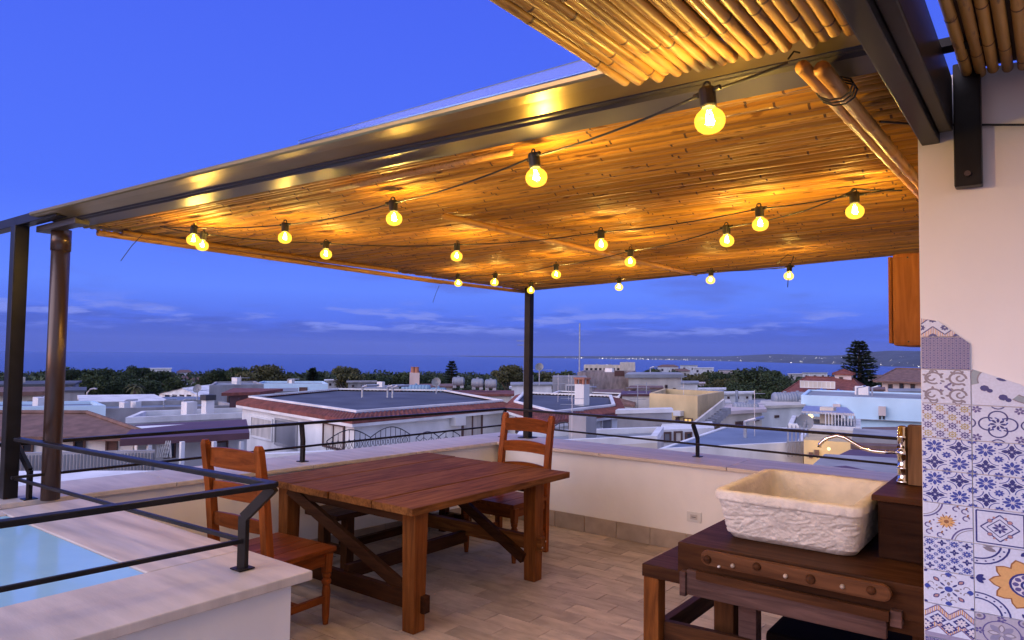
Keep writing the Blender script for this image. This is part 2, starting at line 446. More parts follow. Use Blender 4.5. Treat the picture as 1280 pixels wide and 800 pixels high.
# ------------------------------------------------------------------ terrace shell
CZ = 0.745                        # top of the copings
PL0, PL1 = Vector((-4.44, 5.60)), Vector((-4.78, 1.30))     # inner edge of the seaward coping (left side)
bd = MB(); bd.prism([(-5.0, -4), (3.2, -4), (3.2, 6.2), (-5.0, 6.2)], -9.2, -0.02)
tag(bd.build('terrace_building', plaster), 'white plastered house carrying the roof terrace', 'house')

fl = MB(); fl.box((-4.75, -3.5, -0.015), (3.0, 5.66, -0.004))
floor = tag(fl.build('floor', grout), kind='structure')
tl, tw = 0.40, 0.15
tm = MB(); tm.box((0.002, 0.002, -0.01), (tl - 0.002, tw - 0.002, 0.0))
tmesh = tm.mesh('tile', tile_floor)
row = 0; y = 2.07
while y < 5.6:
    x = -4.46 - ((row * 0.17) % tl)
    while x < 0.0:
        w0 = max(x, -4.62)
        if x > -5.0:
            t = bpy.data.objects.new('tile', tmesh); COL.objects.link(t); t.parent = floor
            t.location = (x, y, random.uniform(-0.0008, 0.0008))
            t.rotation_euler = (random.uniform(-.001, .001), random.uniform(-.0006, .0006), 0)
        x += tl
    y += tw; row += 1

# the parapet facing inland (right) with coping slabs and skirting
pr = empty('parapet', (-2.5, 5.85, 0), 'low white parapet with stone coping behind the dining table, on the town side', 'wall')
b = MB(); b.box((-4.44, 5.66, -0.02), (1.5, 6.16, CZ - 0.03)); b.build('wall_body', plaster, pr)
x = -4.44; k = 0
while x < 1.4:
    b = MB(); b.box((x + 0.002, 5.60, CZ - 0.03 + random.uniform(0, .0008)), (x + 1.178, 6.24, CZ)); b.build('coping_slab', stone_x, pr, bevel=0.005)
    x += 1.18
x = -4.42
while x < 0.0:
    b = MB(); b.box((x + 0.002, 5.645, 0.002), (x + 0.327, 5.659, 0.15)); b.build('skirting_tile', tile_skirt, pr, bevel=0.002)
    x += 0.33
# the parapet on the left
pl = empty('parapet', (-4.8, 3.4, 0), 'low white parapet with stone coping beside the wooden bench, on the sea side', 'wall')
dirL = (PL1 - PL0).normalized(); nL = Vector((dirL.y, -dirL.x))
if nL.x > 0: nL = -nL
def lp(t, o): 
    q = PL0 + dirL * t + nL * o; return (q.x, q.y)
b = MB(); b.prism([lp(0.03, .06), lp(4.3, .06), lp(4.3, .46), lp(-.5, .46), lp(-.5, .06)], -0.02, CZ - 0.031); b.build('wall_body', plaster, pl)
t = -0.0
b = MB(); b.prism([lp(-.64, .002), lp(-.002, .002), lp(-.002, .56), lp(-.64, .56)], CZ - .03, CZ); b.build('coping_slab', stone, pl, bevel=0.005)
while t < 4.0:
    b = MB(); b.prism([lp(t + .002, 0), lp(t + 1.05, 0), lp(t + 1.05, .56), lp(t + .002, .56)], CZ - 0.03, CZ); b.build('coping_slab', stone, pl, bevel=0.005)
    t += 1.052
t = 0.03
while t < 3.8:
    b = MB(); b.prism([lp(t + .002, .045), lp(t + .327, .045), lp(t + .327, .059), lp(t + .002, .059)], .002, .15); b.build('skirting_tile', tile_skirt, pl)
    t += 0.33

# ledge box beside the viewer with the pale blue panel
LE = Vector((-2.42, 1.85))
lg = empty('ledge', (-3.4, 0.8, 0), 'broad white masonry ledge topped with stone slabs at the lower left', 'wall')
b = MB(); b.box((-5.2, -2.5, -0.02), (LE.x - 0.06, LE.y - 0.06, CZ - 0.04)); b.build('wall_body', plaster, lg)
pc, p2 = atz(195, 712, CZ), atz(30, 657, CZ)
px1, py1, px0 = pc.x, (pc.y + p2.y) / 2, p2.x - 0.35
py0 = -1.2
ZL = CZ - 0.002
for a, c2 in (((px1 + 0.001, -2.5), (LE.x, LE.y)), ((-4.62, py1 + 0.001), (px1 - 0.001, LE.y)), ((px0 - .6, -2.5), (px1 - .001, py0 - .001)), ((px0 - 0.6, py0 + .001), (px0 - .001, py1 - .001))):
    b = MB(); b.box((a[0], a[1], CZ - 0.04), (c2[0], c2[1], ZL)); b.build('coping_slab', stone_x if a[1] > 0 else stone, lg, bevel=0.006)
b = MB(); b.box((px0 + .004, py0 + .004, CZ - .035), (px1 - .004, py1 - .004, CZ - 0.008)); b.build('pale_panel', panel_b, lg, bevel=.003)

# railings
def railing(name, label, posts, rails, ends):
    o = empty(name, (posts[0][0][0], posts[0][0][1], CZ), label, 'railing')
    for (bx, by), (tx, ty, tz), bend in posts:
        b = MB()
        zb = CZ + bend
        b.beam((bx, by, CZ + 0.001), (bx, by, zb), 0.042, 0.022, up=(ty - by, by * 0 + (bx - tx), 0.001))
        b.build('post', steel, o, bevel=.002)
        b = MB(); b.beam((bx, by, zb - .006), (tx, ty, tz - .008), 0.042, 0.022, up=(ty - by, bx - tx, 0.001)); b.build('post_arm', steel, o, bevel=.002)
        b = MB(); b.box((bx - .035, by - .035, CZ + .0005), (bx + .035, by + .035, CZ + .006)); b.build('base_plate', steel, o)
    for p, q, w, h in rails:
        b = MB(); b.beam(p, q, w, h); b.build('rail', steel, o, bevel=min(w, h) * .2)
    return o
RZ = 1.05
c_top = atz(632, 511, RZ)
cX, cY = c_top.x, c_top.y
l_top = atz(-12, 557, RZ)
posts = []
for pxx, pyy in ((378, 577), (36, 624)):
    q = atz(pxx, pyy, CZ)
    f = (q.y - cY) / (l_top.y - cY)
    posts.append(((q.x, q.y), (cX + (l_top.x - cX) * f, q.y, RZ), 0.17))
q = atz(628, 546, CZ)
posts.append(((q.x, q.y), (cX, cY, RZ), 0.2))
mzL = 0.90
m1, m0 = atz(628, 531.5, mzL), atz(329, 563.6, mzL)
dd = (m0 - m1) / (m1.y - m0.y)
mEnd = m1 + dd * (m1.y - l_top.y)
railing('railing', 'thin black steel railing on the seaward parapet left of the table', posts,
        [((cX, cY, RZ), (l_top.x, l_top.y, RZ), .04, .022), (m1, mEnd, .016, .016)], None)
posts = []
r_top = atz(1140, 549.5, RZ)
for pxx, pyy in ((872, 571), (1180, 606)):
    q = atz(pxx, pyy, CZ)
    f = (q.x - cX) / (r_top.x - cX)
    posts.append(((q.x, q.y), (q.x, cY + (r_top.y - cY) * f, RZ), 0.17))
ra, rb = atz(632, 531, .90), atz(960, 564.4, .90)
dd = (rb - ra) / (rb.x - ra.x)
railing('railing', 'thin black steel railing on the parapet behind the stone sink', posts,
        [((cX + .02, cY, RZ), (1.2, cY + (r_top.y - cY) * (1.2 - cX) / (r_top.x - cX), RZ), .04, .022), (ra + dd * .03, ra + dd * (1.2 - ra.x), .016, .016)], None)
tp = atz(343, 606, 1.10)
pb = atz(303, 711, CZ)
far, near = atz(22, 549, 1.10), atz(0, 655, 1.10)
near = tp + (near - tp) * 2.5
mz = 0.86
mcor = Vector((pb.x + .004, pb.y, mz))
mfar = atz(0, 596, mz); mnear = atz(0, 737, mz)
mfar = atz(14, 597, mz); mnear = mcor + (mnear - mcor) * 2.2
railing('railing', 'black steel railing with a bent corner post on the ledge nearest the viewer', [((pb.x, pb.y), (tp.x, tp.y, 1.10), .215)],
        [(tp, far, .045, .022), (tp, near, .045, .022), (mcor, mfar, .018, .018), (mcor, mnear, .018, .018)], None)

# house wall with the tiled pier
PY, PX = 2.30, -0.29
hw = empty('house_wall', (1.0, 2.3, 0), 'pale plastered house wall at the right edge, tiled in its lower part', 'wall')
b = MB(); b.box((PX, PY, -0.02), (3.0, 4.6, 2.447)); b.build('wall_body', plaster, hw)

# ---- printed ceramic tiles: each tile a slab carrying its own flat print
m_tile, N, L, p = base_mat('glazed_tile_print')
va = N.new('ShaderNodeVertexColor'); va.layer_name = 'print'
nzt = N.new('ShaderNodeTexNoise'); nzt.inputs['Scale'].default_value = 160; tct = N.new('ShaderNodeTexCoord'); L.new(tct.outputs['Object'], nzt.inputs[0])
mrt = N.new('ShaderNodeMapRange'); L.new(nzt.outputs[0], mrt.inputs[0]); mrt.inputs[3].default_value = 0.82; mrt.inputs[4].default_value = 1.12
hst = N.new('ShaderNodeHueSaturation'); L.new(va.outputs[0], hst.inputs['Color']); L.new(mrt.outputs[0], hst.inputs['Value'])
L.new(hst.outputs[0], p.inputs['Base Color']); p.inputs['Roughness'].default_value = 0.3
NAVY, BLUE, PURP, GREY, GRN, ORG, BRN, OLV, PINK, WHT = (0.022, 0.03, 0.20), (0.035, 0.065, 0.36), (0.10, 0.085, 0.27), (0.22, 0.20, 0.25), (0.27, 0.33, 0.38), (0.66, 0.38, 0.15), (0.28, 0.12, 0.05), (0.42, 0.36, 0.18), (0.45, 0.26, 0.25), (0.66, 0.64, 0.70)
class Print:
    def __init__(s): s.sh = []
    def poly(s, pts, c): s.sh.append(([tuple(q) for q in pts], c))
    def disc(s, x, y, r, c, n=12, ry=None): s.poly([(x + r * math.cos(2 * math.pi * k / n), y + (ry or r) * math.sin(2 * math.pi * k / n)) for k in range(n)], c)
    def arc(s, x, y, r, w, a0, a1, c, n=10):
        for k in range(n):
            a, b = R(a0 + (a1 - a0) * k / n), R(a0 + (a1 - a0) * (k + 1) / n)
            s.poly([(x + (r - w) * math.cos(a), y + (r - w) * math.sin(a)), (x + (r + w) * math.cos(a), y + (r + w) * math.sin(a)), (x + (r + w) * math.cos(b), y + (r + w) * math.sin(b)), (x + (r - w) * math.cos(b), y + (r - w) * math.sin(b))], c)
    def ring(s, x, y, r, w, c, n=20): s.arc(x, y, r, w, 0, 360, c, n)
    def petal(s, x, y, ang, r0, r1, w, c):
        a = R(ang); d = (math.cos(a), math.sin(a)); e = (-d[1], d[0])
        s.poly([(x + d[0] * (r0 + (r1 - r0) * t) + e[0] * w * k, y + d[1] * (r0 + (r1 - r0) * t) + e[1] * w * k) for t, k in ((0, 0), (.3, -.8), (.6, -1), (.85, -.6), (1, 0), (.85, .6), (.6, 1), (.3, .8))], c)
    def line(s, a, b, w, c):
        dx, dy = b[0] - a[0], b[1] - a[1]; l = math.hypot(dx, dy) or 1; nx, ny = -dy / l * w, dx / l * w
        s.poly([(a[0] + nx, a[1] + ny), (a[0] - nx, a[1] - ny), (b[0] - nx, b[1] - ny), (b[0] + nx, b[1] + ny)], c)
    def lines(s, pts, w, c):
        for a, b in zip(pts, pts[1:]): s.line(a, b, w, c)
def pr_lattice(P):
    P.poly([(-1, -1), (1, -1), (1, 1), (-1, 1)], (0.40, 0.39, 0.52))
    n = 13
    for i in range(n):
        for j in range(n):
            x, y = -1 + 2 * (i + .5) / n, -1 + 2 * (j + .5) / n
            P.disc(x, y, .055, PURP if (i + j) % 2 else NAVY, 5)
    for i in range(n + 1):
        P.line((-1 + 2 * i / n, -1), (-1 + 2 * i / n, 1), .012, PURP); P.line((-1, -1 + 2 * i / n), (1, -1 + 2 * i / n), .012, PURP)
def pr_scroll(P):
    for sx in (-1, 1):
        for sy in (-1, 1):
            cx, cy = sx * .5, sy * .5
            P.arc(cx, cy, .34, .05, 0, 300, GREY, 14); P.arc(cx + sx * .1, cy, .15, .045, 90, 360, GREY, 10)
            P.arc(cx, cy + sy * .34, .16, .035, 180 * (sy < 0), 180 * (sy < 0) + 220, GREY, 8)
            for a in (20, 80, 140, 200, 260): P.petal(cx, cy, a + 45 * sx, .3, .52, .06, GREY)
            P.petal(sx * .06, sy * .06, 45 if sx * sy > 0 else -45, 0, .22, .06, PURP)
            P.disc(sx * .2, sy * .2, .05, PURP, 6)
def pr_rosettes(P, n=4):
    for i in range(n):
        for j in range(n):
            x, y = -1 + 2 * (i + .5) / n, -1 + 2 * (j + .5) / n; c = PURP if (i + j) % 2 else OLV
            P.ring(x, y, .13, .026, c, 10); P.disc(x, y, .065, c, 8)
            for k in range(8): P.petal(x, y, 45 * k, .14, .21, .03, c)
    for i in range(n + 1):
        for j in range(n + 1):
            x, y = -1 + 2 * i / n, -1 + 2 * j / n
            for k in range(4): P.petal(x, y, 90 * k + 45, .02, .12, .035, BRN if (i + j) % 2 else PURP)
def pr_snow(P, n=2, ln=True):
    for i in range(n):
        for j in range(n):
            x, y = -1 + 2 * (i + .5) / n, -1 + 2 * (j + .5) / n; s_ = 1.3 / n
            if (i + j) % 2:
                for k in range(8): P.petal(x, y, 45 * k, .1 * s_, .62 * s_, .125 * s_, BLUE); P.disc(x + .62 * s_ * math.cos(R(45 * k + 22)), y + .62 * s_ * math.sin(R(45 * k + 22)), .06 * s_, BLUE, 6)
                P.disc(x, y, .1 * s_, WHT, 8)
            else:
                for k in range(4):
                    P.petal(x, y, 90 * k, .04 * s_, .62 * s_, .15 * s_, NAVY); P.petal(x, y, 90 * k + 45, .05 * s_, .34 * s_, .06 * s_, NAVY)
                    P.disc(x + .36 * s_ * math.cos(R(90 * k)), y + .36 * s_ * math.sin(R(90 * k)), .17 * s_, NAVY, 8)
                if ln:
                    for k in range(4): P.arc(x + 1.1 * s_ * math.cos(R(90 * k + 45)), y + 1.1 * s_ * math.sin(R(90 * k + 45)), .62 * s_, .022, 90 * k + 180, 90 * k + 270, BLUE, 8)
    for i in range(n + 1):
        for j in range(n + 1):
            x, y = -1 + 2 * i / n, -1 + 2 * j / n
            for k in range(8): P.petal(x, y, 45 * k, .03, .42 / n, .06 / n * 1.6, BLUE)
def pr_zigzag(P):
    for o in (-1.1, 0, 1.1):
        pts = [(-1 + .5 * k, o + (.5 if k % 2 else 0)) for k in range(5)]
        for dy, c, w in ((0.22, NAVY, .03), (-.22, NAVY, .03)): P.lines([(x, y + dy) for x, y in pts], w, c)
        for k in range(4):
            for t in range(7):
                u = (t + .5) / 7; x = pts[k][0] * (1 - u) + pts[k + 1][0] * u; y = pts[k][1] * (1 - u) + pts[k + 1][1] * u
                P.line((x, y - .19), (x, y + .19), .018, ORG if t % 2 else PINK)
    for x, y in ((-.5, .05), (.5, .05), (0, -.45), (-1, -.45), (1, -.45), (0, .65), (-.5, -1), (.5, -1)):
        for k in range(8): P.petal(x, y, 45 * k, .03, .19, .05, NAVY)
def pr_ribbon(P):
    for x, y, r, a0, a1 in ((-.7, .55, .45, -100, 120), (-.1, .5, .4, 60, 260), (.45, .2, .4, -60, 140), (-.55, -.25, .42, 20, 200), (.1, -.4, .42, -130, 60), (.75, -.45, .3, 80, 250)):
        P.arc(x, y, r, .085, a0, a1, GRN, 14); P.arc(x, y, r + .085, .014, a0, a1, GREY, 14); P.arc(x, y, r - .085, .014, a0, a1, GREY, 14)
    for x, y in ((-.85, .1), (-.75, -.5), (-.4, -.75), (.1, -.85), (.55, -.8), (-.9, .8)): P.disc(x, y, .09, NAVY, 8); P.disc(x + .1, y - .07, .06, NAVY, 8)
    for k in range(7): P.petal(-.25, -.3, 25 * k + 10, .08, .3, .04, NAVY)
def pr_quatre(P):
    for k in range(4): P.arc(.38 * math.cos(R(90 * k)), .38 * math.sin(R(90 * k)), .36, .035, 90 * k - 118, 90 * k + 118, NAVY, 16)
    for k in range(8): P.petal(0, 0, 45 * k, .08, .34, .06, NAVY); P.petal(.3 * math.cos(R(45 * k)), .3 * math.sin(R(45 * k)), 45 * k + 60, 0, .16, .035, BLUE)
    for sx in (-1, 1):
        for sy in (-1, 1):
            for k in range(6): P.petal(sx * .82, sy * .8, 60 * k + 15, .03, .22, .055, PURP)
        P.arc(sx * 1.15, 0, .28, .03, 0, 360, NAVY, 16); P.arc(0, sx * 1.15, .28, .03, 0, 360, NAVY, 16)
def pr_rosace(P):
    for k in range(8): P.petal(-.05, 0, 45 * k, .06, .36, .085, ORG); P.petal(-.05, 0, 45 * k + 22, .14, .46, .03, BRN); P.disc(-.05 + .52 * math.cos(R(45 * k)), .5 * math.sin(R(45 * k)), .05, PURP, 6)
    P.disc(-.05, 0, .11, BRN, 10)
    P.arc(-1.15, 1.1, .95, .035, 270, 360, PURP, 12); P.arc(-1.15, 1.1, .83, .018, 270, 360, GREY, 12)
    P.arc(1.1, -1.15, .95, .035, 90, 180, PURP, 12); P.arc(1.1, -1.15, .83, .018, 90, 180, GREY, 12)
    for x, y in ((.7, .7), (-.75, -.7), (.75, .3), (-.8, -.3), (.35, .8), (-.3, -.82)):
        P.arc(x, y, .13, .03, 0, 290, PURP, 8); P.petal(x, y, 70, .1, .28, .04, BRN)
def pr_diamond(P):
    for r, w, c in ((.9, .035, NAVY),): P.lines([(-r, -r), (r, -r), (r, r), (-r, r), (-r, -r)], w, c)
    for r, w in ((.74, .03), (.5, .02)): P.lines([(-r, 0), (0, -r), (r, 0), (0, r), (-r, 0)], w, NAVY)
    for k in range(8): P.petal(0, 0, 45 * k, .04, .3, .06, PURP if k % 2 else NAVY)
    for sx in (-1, 1):
        for sy in (-1, 1): P.disc(sx * .38, sy * .38, .1, PINK, 8); P.ring(sx * .38, sy * .38, .1, .015, PURP, 8); P.disc(sx * .22, sy * .58, .06, PINK, 7)
def pr_star(P):
    P.disc(0, 0, .17, BLUE, 12)
    for k in range(4):
        a = 45 + 90 * k
        P.petal(0, 0, a, .2, .5, .05, NAVY); P.petal(0, 0, a, .52, .88, .12, NAVY); P.petal(0, 0, a, .58, .82, .07, PINK)
        P.petal(0, 0, 90 * k, .2, .45, .07, GREY); P.petal(0, 0, 90 * k, .72, 1.0, .15, BLUE)
        for t in (-14, 14): P.disc(.5 * math.cos(R(90 * k + t)), .5 * math.sin(R(90 * k + t)), .045, GREY, 6); P.arc(math.cos(R(90 * k + t)) * .75, math.sin(R(90 * k + t)) * .75, .12, .02, 0, 200, GREY, 7)
    for x in (-.95, .95):
        for y in (-.95, .95): P.disc(x, y, .1, NAVY, 6)
def pr_hexzig(P):
    pts = [(-1, .35), (-.45, .85), (0, .35), (.5, .85), (1, .35)]
    for o in (0, -.95): 
        for dy in (.16, -.16): P.lines([(x, y + o + dy) for x, y in pts], .03, PURP)
        for k in range(4):
            for t in range(6):
                u = (t + .5) / 6; x = pts[k][0] * (1 - u) + pts[k + 1][0] * u; y = o + pts[k][1] * (1 - u) + pts[k + 1][1] * u
                P.line((x, y - .14), (x, y + .14), .026, PINK if t % 2 else ORG)
    for x, y in ((-.45, .15), (.5, .15), (0, -.28), (-.95, -.3), (.95, -.3)):
        P.poly([(x - .36, y), (x, y - .34), (x + .36, y), (x, y + .34)], NAVY)
        for k in range(8): P.petal(x, y, 45 * k, .02, .24, .05, WHT)
    P.poly([(-1, -.72), (1, -.72), (1, -1), (-1, -1)], (0.30, 0.28, 0.42))
def pr_bigflower(P):
    for k in range(10):
        P.petal(0, 0, 36 * k, .1, .74, .2, BRN); 
    for k in range(10): P.petal(0, 0, 36 * k, .1, .70, .175, ORG)
    P.disc(0, 0, .36, NAVY, 20); P.disc(0, 0, .31, WHT, 20)
    for k in range(10): P.petal(0, 0, 36 * k, .16, .30, .06, PURP)
    P.disc(0, 0, .15, NAVY, 16); P.disc(0, 0, .1, (0.5, 0.6, 0.75), 14)
    for sx in (-1, 1):
        for sy in (-1, 1):
            for r, w in ((.62, .02), (.46, .02)):
                P.arc(sx * .95, sy * 1.05, r, w, 0, 360, NAVY, 28)
            for k in range(20): P.disc(sx * .95 + .54 * math.cos(R(18 * k)), sy * 1.05 + .54 * math.sin(R(18 * k)), .025, NAVY, 5)
            for k in range(5): P.petal(sx * .92, sy * .98, 180 * (sx > 0) + 30 * k * sy * -sx - 20, .08, .36, .06, GREY)
        for k in (-40, 0, 40): P.petal(sx * .98, 0, (180 if sx > 0 else 0) + k, 0, .2, .05, NAVY)
        for k in (-40, 0, 40): P.petal(0, sx * .98, (270 if sx > 0 else 90) + k, 0, .2, .05, NAVY)
def pr_grey(P):
    P.poly([(-1, -1), (1, -1), (1, 1), (-1, 1)], (0.42, 0.41, 0.50))
    for k in range(4): P.petal(0, 0, 90 * k + 45, .05, .62, .15, (0.25, 0.25, 0.38)); P.petal(0, 0, 90 * k, .05, .55, .13, GREY); P.petal(0, 0, 90 * k, .1, .48, .08, (0.5, 0.5, 0.6))
    P.ring(0, 0, .72, .03, PURP, 24)
    for x in (-.85, .85):
        for y in (-.85, .85): P.ring(x, y, .22, .04, PURP, 10); P.disc(x, y, .1, GREY, 8)
        for k in range(5): P.petal(x, 0, 72 * k, .03, .2, .06, PURP); P.petal(0, x, 72 * k, .03, .2, .06, PURP)
TW, zrow = 0.1185, [1.80, 1.708, 1.617, 1.522, 1.426, 1.337, 1.247, 1.151, 1.062, 0.970, 0.878, 0.787, 0.695, 0.60, 0.50, 0.40, 0.30, 0.20, 0.10, 0.004]
CLIP = [(-0.30, 1.763), (-0.245, 1.752), (-0.172, 1.69), (-0.112, 1.632), (-0.053, 1.592), (0.03, 1.55), (0.2, 1.49), (1.2, 1.30)]
def clip_poly(pts, a, b):
    # keep the side under the line a-b (x, z)
    def sd(q): return (b[0] - a[0]) * (q[1] - a[1]) - (b[1] - a[1]) * (q[0] - a[0])
    out = []
    for i in range(len(pts)):
        q, r_ = pts[i], pts[(i + 1) % len(pts)]; s0, s1 = sd(q), sd(r_)
        if s0 <= 0: out.append(q)
        if (s0 < 0 < s1) or (s1 < 0 < s0):
            t = s0 / (s0 - s1); out.append((q[0] + (r_[0] - q[0]) * t, q[1] + (r_[1] - q[1]) * t))
    return out
def cut(pts, x0, x1):
    """cut a polygon (x, z) by the tile's rectangle and by the curved top of the tiled area"""
    for a, b in zip(CLIP, CLIP[1:]):
        if b[0] <= x0 + 1e-6 or a[0] >= x1 - 1e-6: continue
        pts = clip_poly(pts, a, b)
        if len(pts) < 3: return []
    return pts
def ceramic(c0, r0, cw, rh, fn, glaze=(0.62, 0.67, 0.82)):
    x0 = PX + 0.001 + c0 * TW; x1 = x0 + cw * TW; z1, z0 = zrow[r0], zrow[r0 + rh]
    P = Print(); fn(P)
    gp = 0.0012
    rect = cut([(x0 + gp, z0 + gp), (x1 - gp, z0 + gp), (x1 - gp, z1 - gp), (x0 + gp, z1 - gp)], x0, x1)
    if len(rect) < 3: return
    n = len(rect); yb, yf = PY - 0.0005, PY - 0.007
    vs = [(x, yb, z) for x, z in rect] + [(x, yf, z) for x, z in rect]
    fs = [tuple(range(n, 2 * n))] + [(i, (i + 1) % n, n + (i + 1) % n, n + i) for i in range(n)]
    cols = [glaze] * len(fs)
    for k, (pts, c) in enumerate(P.sh):
        # clip to the tile square, then place
        q = pts
        for a, b in (((1, -1), (-1, -1)), ((1, 1), (1, -1)), ((-1, 1), (1, 1)), ((-1, -1), (-1, 1))):
            q = clip_poly(q, a, b)
            if len(q) < 3: break
        if len(q) < 3: continue
        q = [(x0 + gp + (u + 1) / 2 * (x1 - x0 - 2 * gp), z0 + gp + (v + 1) / 2 * (z1 - z0 - 2 * gp)) for u, v in q]
        q = cut(q, x0, x1)
        if len(q) < 3: continue
        yy = yf - 0.00025 - 0.000004 * k
        o = len(vs); vs += [(x, yy, z) for x, z in q]; fs.append(tuple(range(o, o + len(q)))); cols.append(c)
    me = bpy.data.meshes.new('ceramic_tile'); oo = worg(hw)
    me.from_pydata([tuple(Vector(v) - oo) for v in vs], [], fs); me.materials.append(m_tile)
    at = me.color_attributes.new('print', 'FLOAT_COLOR', 'CORNER')
    dat = []
    for f, c in zip(me.polygons, cols): dat += list(c + (1.0,)) * f.loop_total
    at.data.foreach_set('color', dat); me.update()
    ob = bpy.data.objects.new('ceramic_tile', me); COL.objects.link(ob); ob.parent = hw
for args in ((0, 0, 1, 1, pr_zigzag), (0, 1, 1, 1, pr_lattice), (0, 2, 1, 1, pr_scroll), (0, 3, 1, 1, pr_rosettes), (0, 4, 1, 1, pr_snow), (0, 5, 1, 1, pr_snow),
             (0, 6, 1, 1, pr_rosace), (0, 7, 1, 1, lambda P: pr_snow(P, 4, False)), (0, 8, 1, 1, pr_star), (0, 9, 1, 1, pr_hexzig), (0, 10, 1, 1, pr_lattice), (0, 11, 1, 1, pr_scroll), (0, 12, 1, 1, pr_star),
             (1, 1, 2, 2, pr_ribbon), (1, 3, 1, 1, pr_quatre), (1, 4, 1, 1, pr_snow), (1, 5, 1, 1, pr_snow), (1, 6, 1, 1, pr_diamond), (1, 7, 2, 2, pr_bigflower),
             (1, 9, 1, 1, pr_grey), (1, 10, 1, 1, pr_rosettes), (1, 11, 1, 1, pr_quatre), (1, 12, 1, 1, pr_diamond),
             (2, 3, 1, 1, pr_rosettes), (2, 4, 1, 1, pr_scroll), (2, 5, 1, 1, pr_rosace), (2, 6, 1, 1, pr_star), (2, 9, 1, 1, pr_hexzig), (2, 10, 1, 1, pr_snow), (2, 11, 1, 1, pr_lattice), (2, 12, 1, 1, pr_grey),
             (3, 3, 1, 1, pr_quatre), (3, 4, 2, 2, pr_bigflower), (3, 6, 1, 1, pr_rosettes), (3, 7, 2, 2, pr_ribbon), (3, 9, 1, 1, pr_star), (3, 10, 1, 1, pr_scroll), (3, 11, 1, 1, pr_diamond), (3, 12, 1, 1, pr_rosace)):
    ceramic(*args)
fns = [pr_star, pr_quatre, pr_scroll, pr_rosettes, pr_diamond]
for c in range(4):
    for r_ in range(13, 19): ceramic(c, r_, 1, 1, fns[(c * 2 + r_) % 5])

# ------------------------------------------------------------------ pergola with the cane ceiling
XL, XR, YN, YF = -4.60, -0.28, 1.62, 6.33
YC = 1.755
def zL(y): return 2.375 + (2.345 - 2.375) * (y - YN) / (YF - YN)
def zR(y): return 2.315 + (2.50 - 2.315) * (y - YN) / (YF - YN)
def zroof(x, y):
    u = (x - XL) / (XR - XL); return zL(y) * (1 - u) + zR(y) * u
pg = empty('pergola', (-4.5, 6.0, 0), 'steel pergola roofed with thin golden canes over the dining table', 'pergola')
# canes share a few meshes; each is its own object
CR = 0.0158
def cane_mesh(name, length, r, mat, seed, n=8, step=0.28, axis='X', bulge=1.09):
    rnd = random.Random(seed); b = MB(); pts, rad = [], []; t = 0.0; nxt = rnd.uniform(0.05, step)
    pts.append((0, 0, 0)); rad.append(r)
    while nxt < length - .03:
        for dx, k in ((-.012, 1.0), (-.004, bulge), (.003, bulge * .97), (.012, .98)):
            x = nxt + dx
            wob = 0.0022 * math.sin(x * 3.1 + seed)
            pts.append((x, wob if axis == 'X' else 0, 0.0012 * math.sin(x * 5 + seed * 2))); rad.append(r * k * (1 - 0.08 * x / length))
        nxt += step * rnd.uniform(0.75, 1.3)
    pts.append((length, 0, 0)); rad.append(r * 0.92)
    if axis == 'Y': pts = [(q[1], q[0], q[2]) for q in pts]
    b.tube(pts, rad, n)
    for i in range(len(pts) - 1):
        if i >= 1 and i % 4 == 2:
            for k in range(n): b.mi[i * n + k] = 1
    b.mi[-1] = b.mi[-2] = 1  # end caps coloured dark as the shade inside the hollow cane
    return b.mesh(name, [mat, cane_node_hollow], smooth=True)
LEN = XR - XL
cvars = [cane_mesh('cane', LEN, CR * random.uniform(.9, 1.1), cane1, 11 + k, 7, .55) for k in range(6)]
y = YC; k = 0
og = worg(pg)
while y < YF:
    me = cvars[random.randrange(6)]
    o = bpy.data.objects.new('cane', me); COL.objects.link(o); o.parent = pg
    dz = zR(y) - zL(y)
    flip = random.random() < .5
    jx, jz = random.uniform(-.02, .0), random.uniform(-.004, .004)
    ang = math.atan2(dz, LEN)
    if flip:
        o.location = Vector((XR + jx, y, zR(y) + jz)) - og; o.rotation_euler = (random.uniform(0, 6.28), -0 - ang + 0, math.pi)
        o.rotation_euler = Matrix.Rotation(math.pi, 3, 'Z').to_euler()
        o.matrix_basis = Matrix.Translation(o.location) @ Matrix.Rotation(-ang, 4, 'Y') @ Matrix.Rotation(math.pi, 4, 'Z') @ Matrix.Rotation(random.uniform(0, 6.28), 4, 'X')
    else:
        o.matrix_basis = Matrix.Translation(Vector((XL + jx, y, zL(y) + jz)) - og) @ Matrix.Rotation(-ang, 4, 'Y') @ Matrix.Rotation(random.uniform(0, 6.28), 4, 'X')
    y += 2 * CR * random.uniform(1.05, 1.16)
b = MB(); NG = 12
for kk in (0, 1):
    for i in range(NG + 1):
        for j in range(NG + 1):
            gx, gy = XL + .01 + (XR - XL - .015) * i / NG, YC - .01 + (YF - YC) * j / NG
            b.v.append(Vector((gx, gy, zroof(gx, gy) + .02 + .03 * kk)))
for kk in (0, 1):
    for i in range(NG):
        for j in range(NG):
            o_ = kk * (NG + 1) ** 2; q_ = (o_ + i * (NG + 1) + j, o_ + (i + 1) * (NG + 1) + j, o_ + (i + 1) * (NG + 1) + j + 1, o_ + i * (NG + 1) + j + 1)
            b.f.append(q_ if kk else q_[::-1]); b.mi.append(0)
b.build('sky_block_sheet', board, pg)  # dark sheet added above the canes to block the sky between them
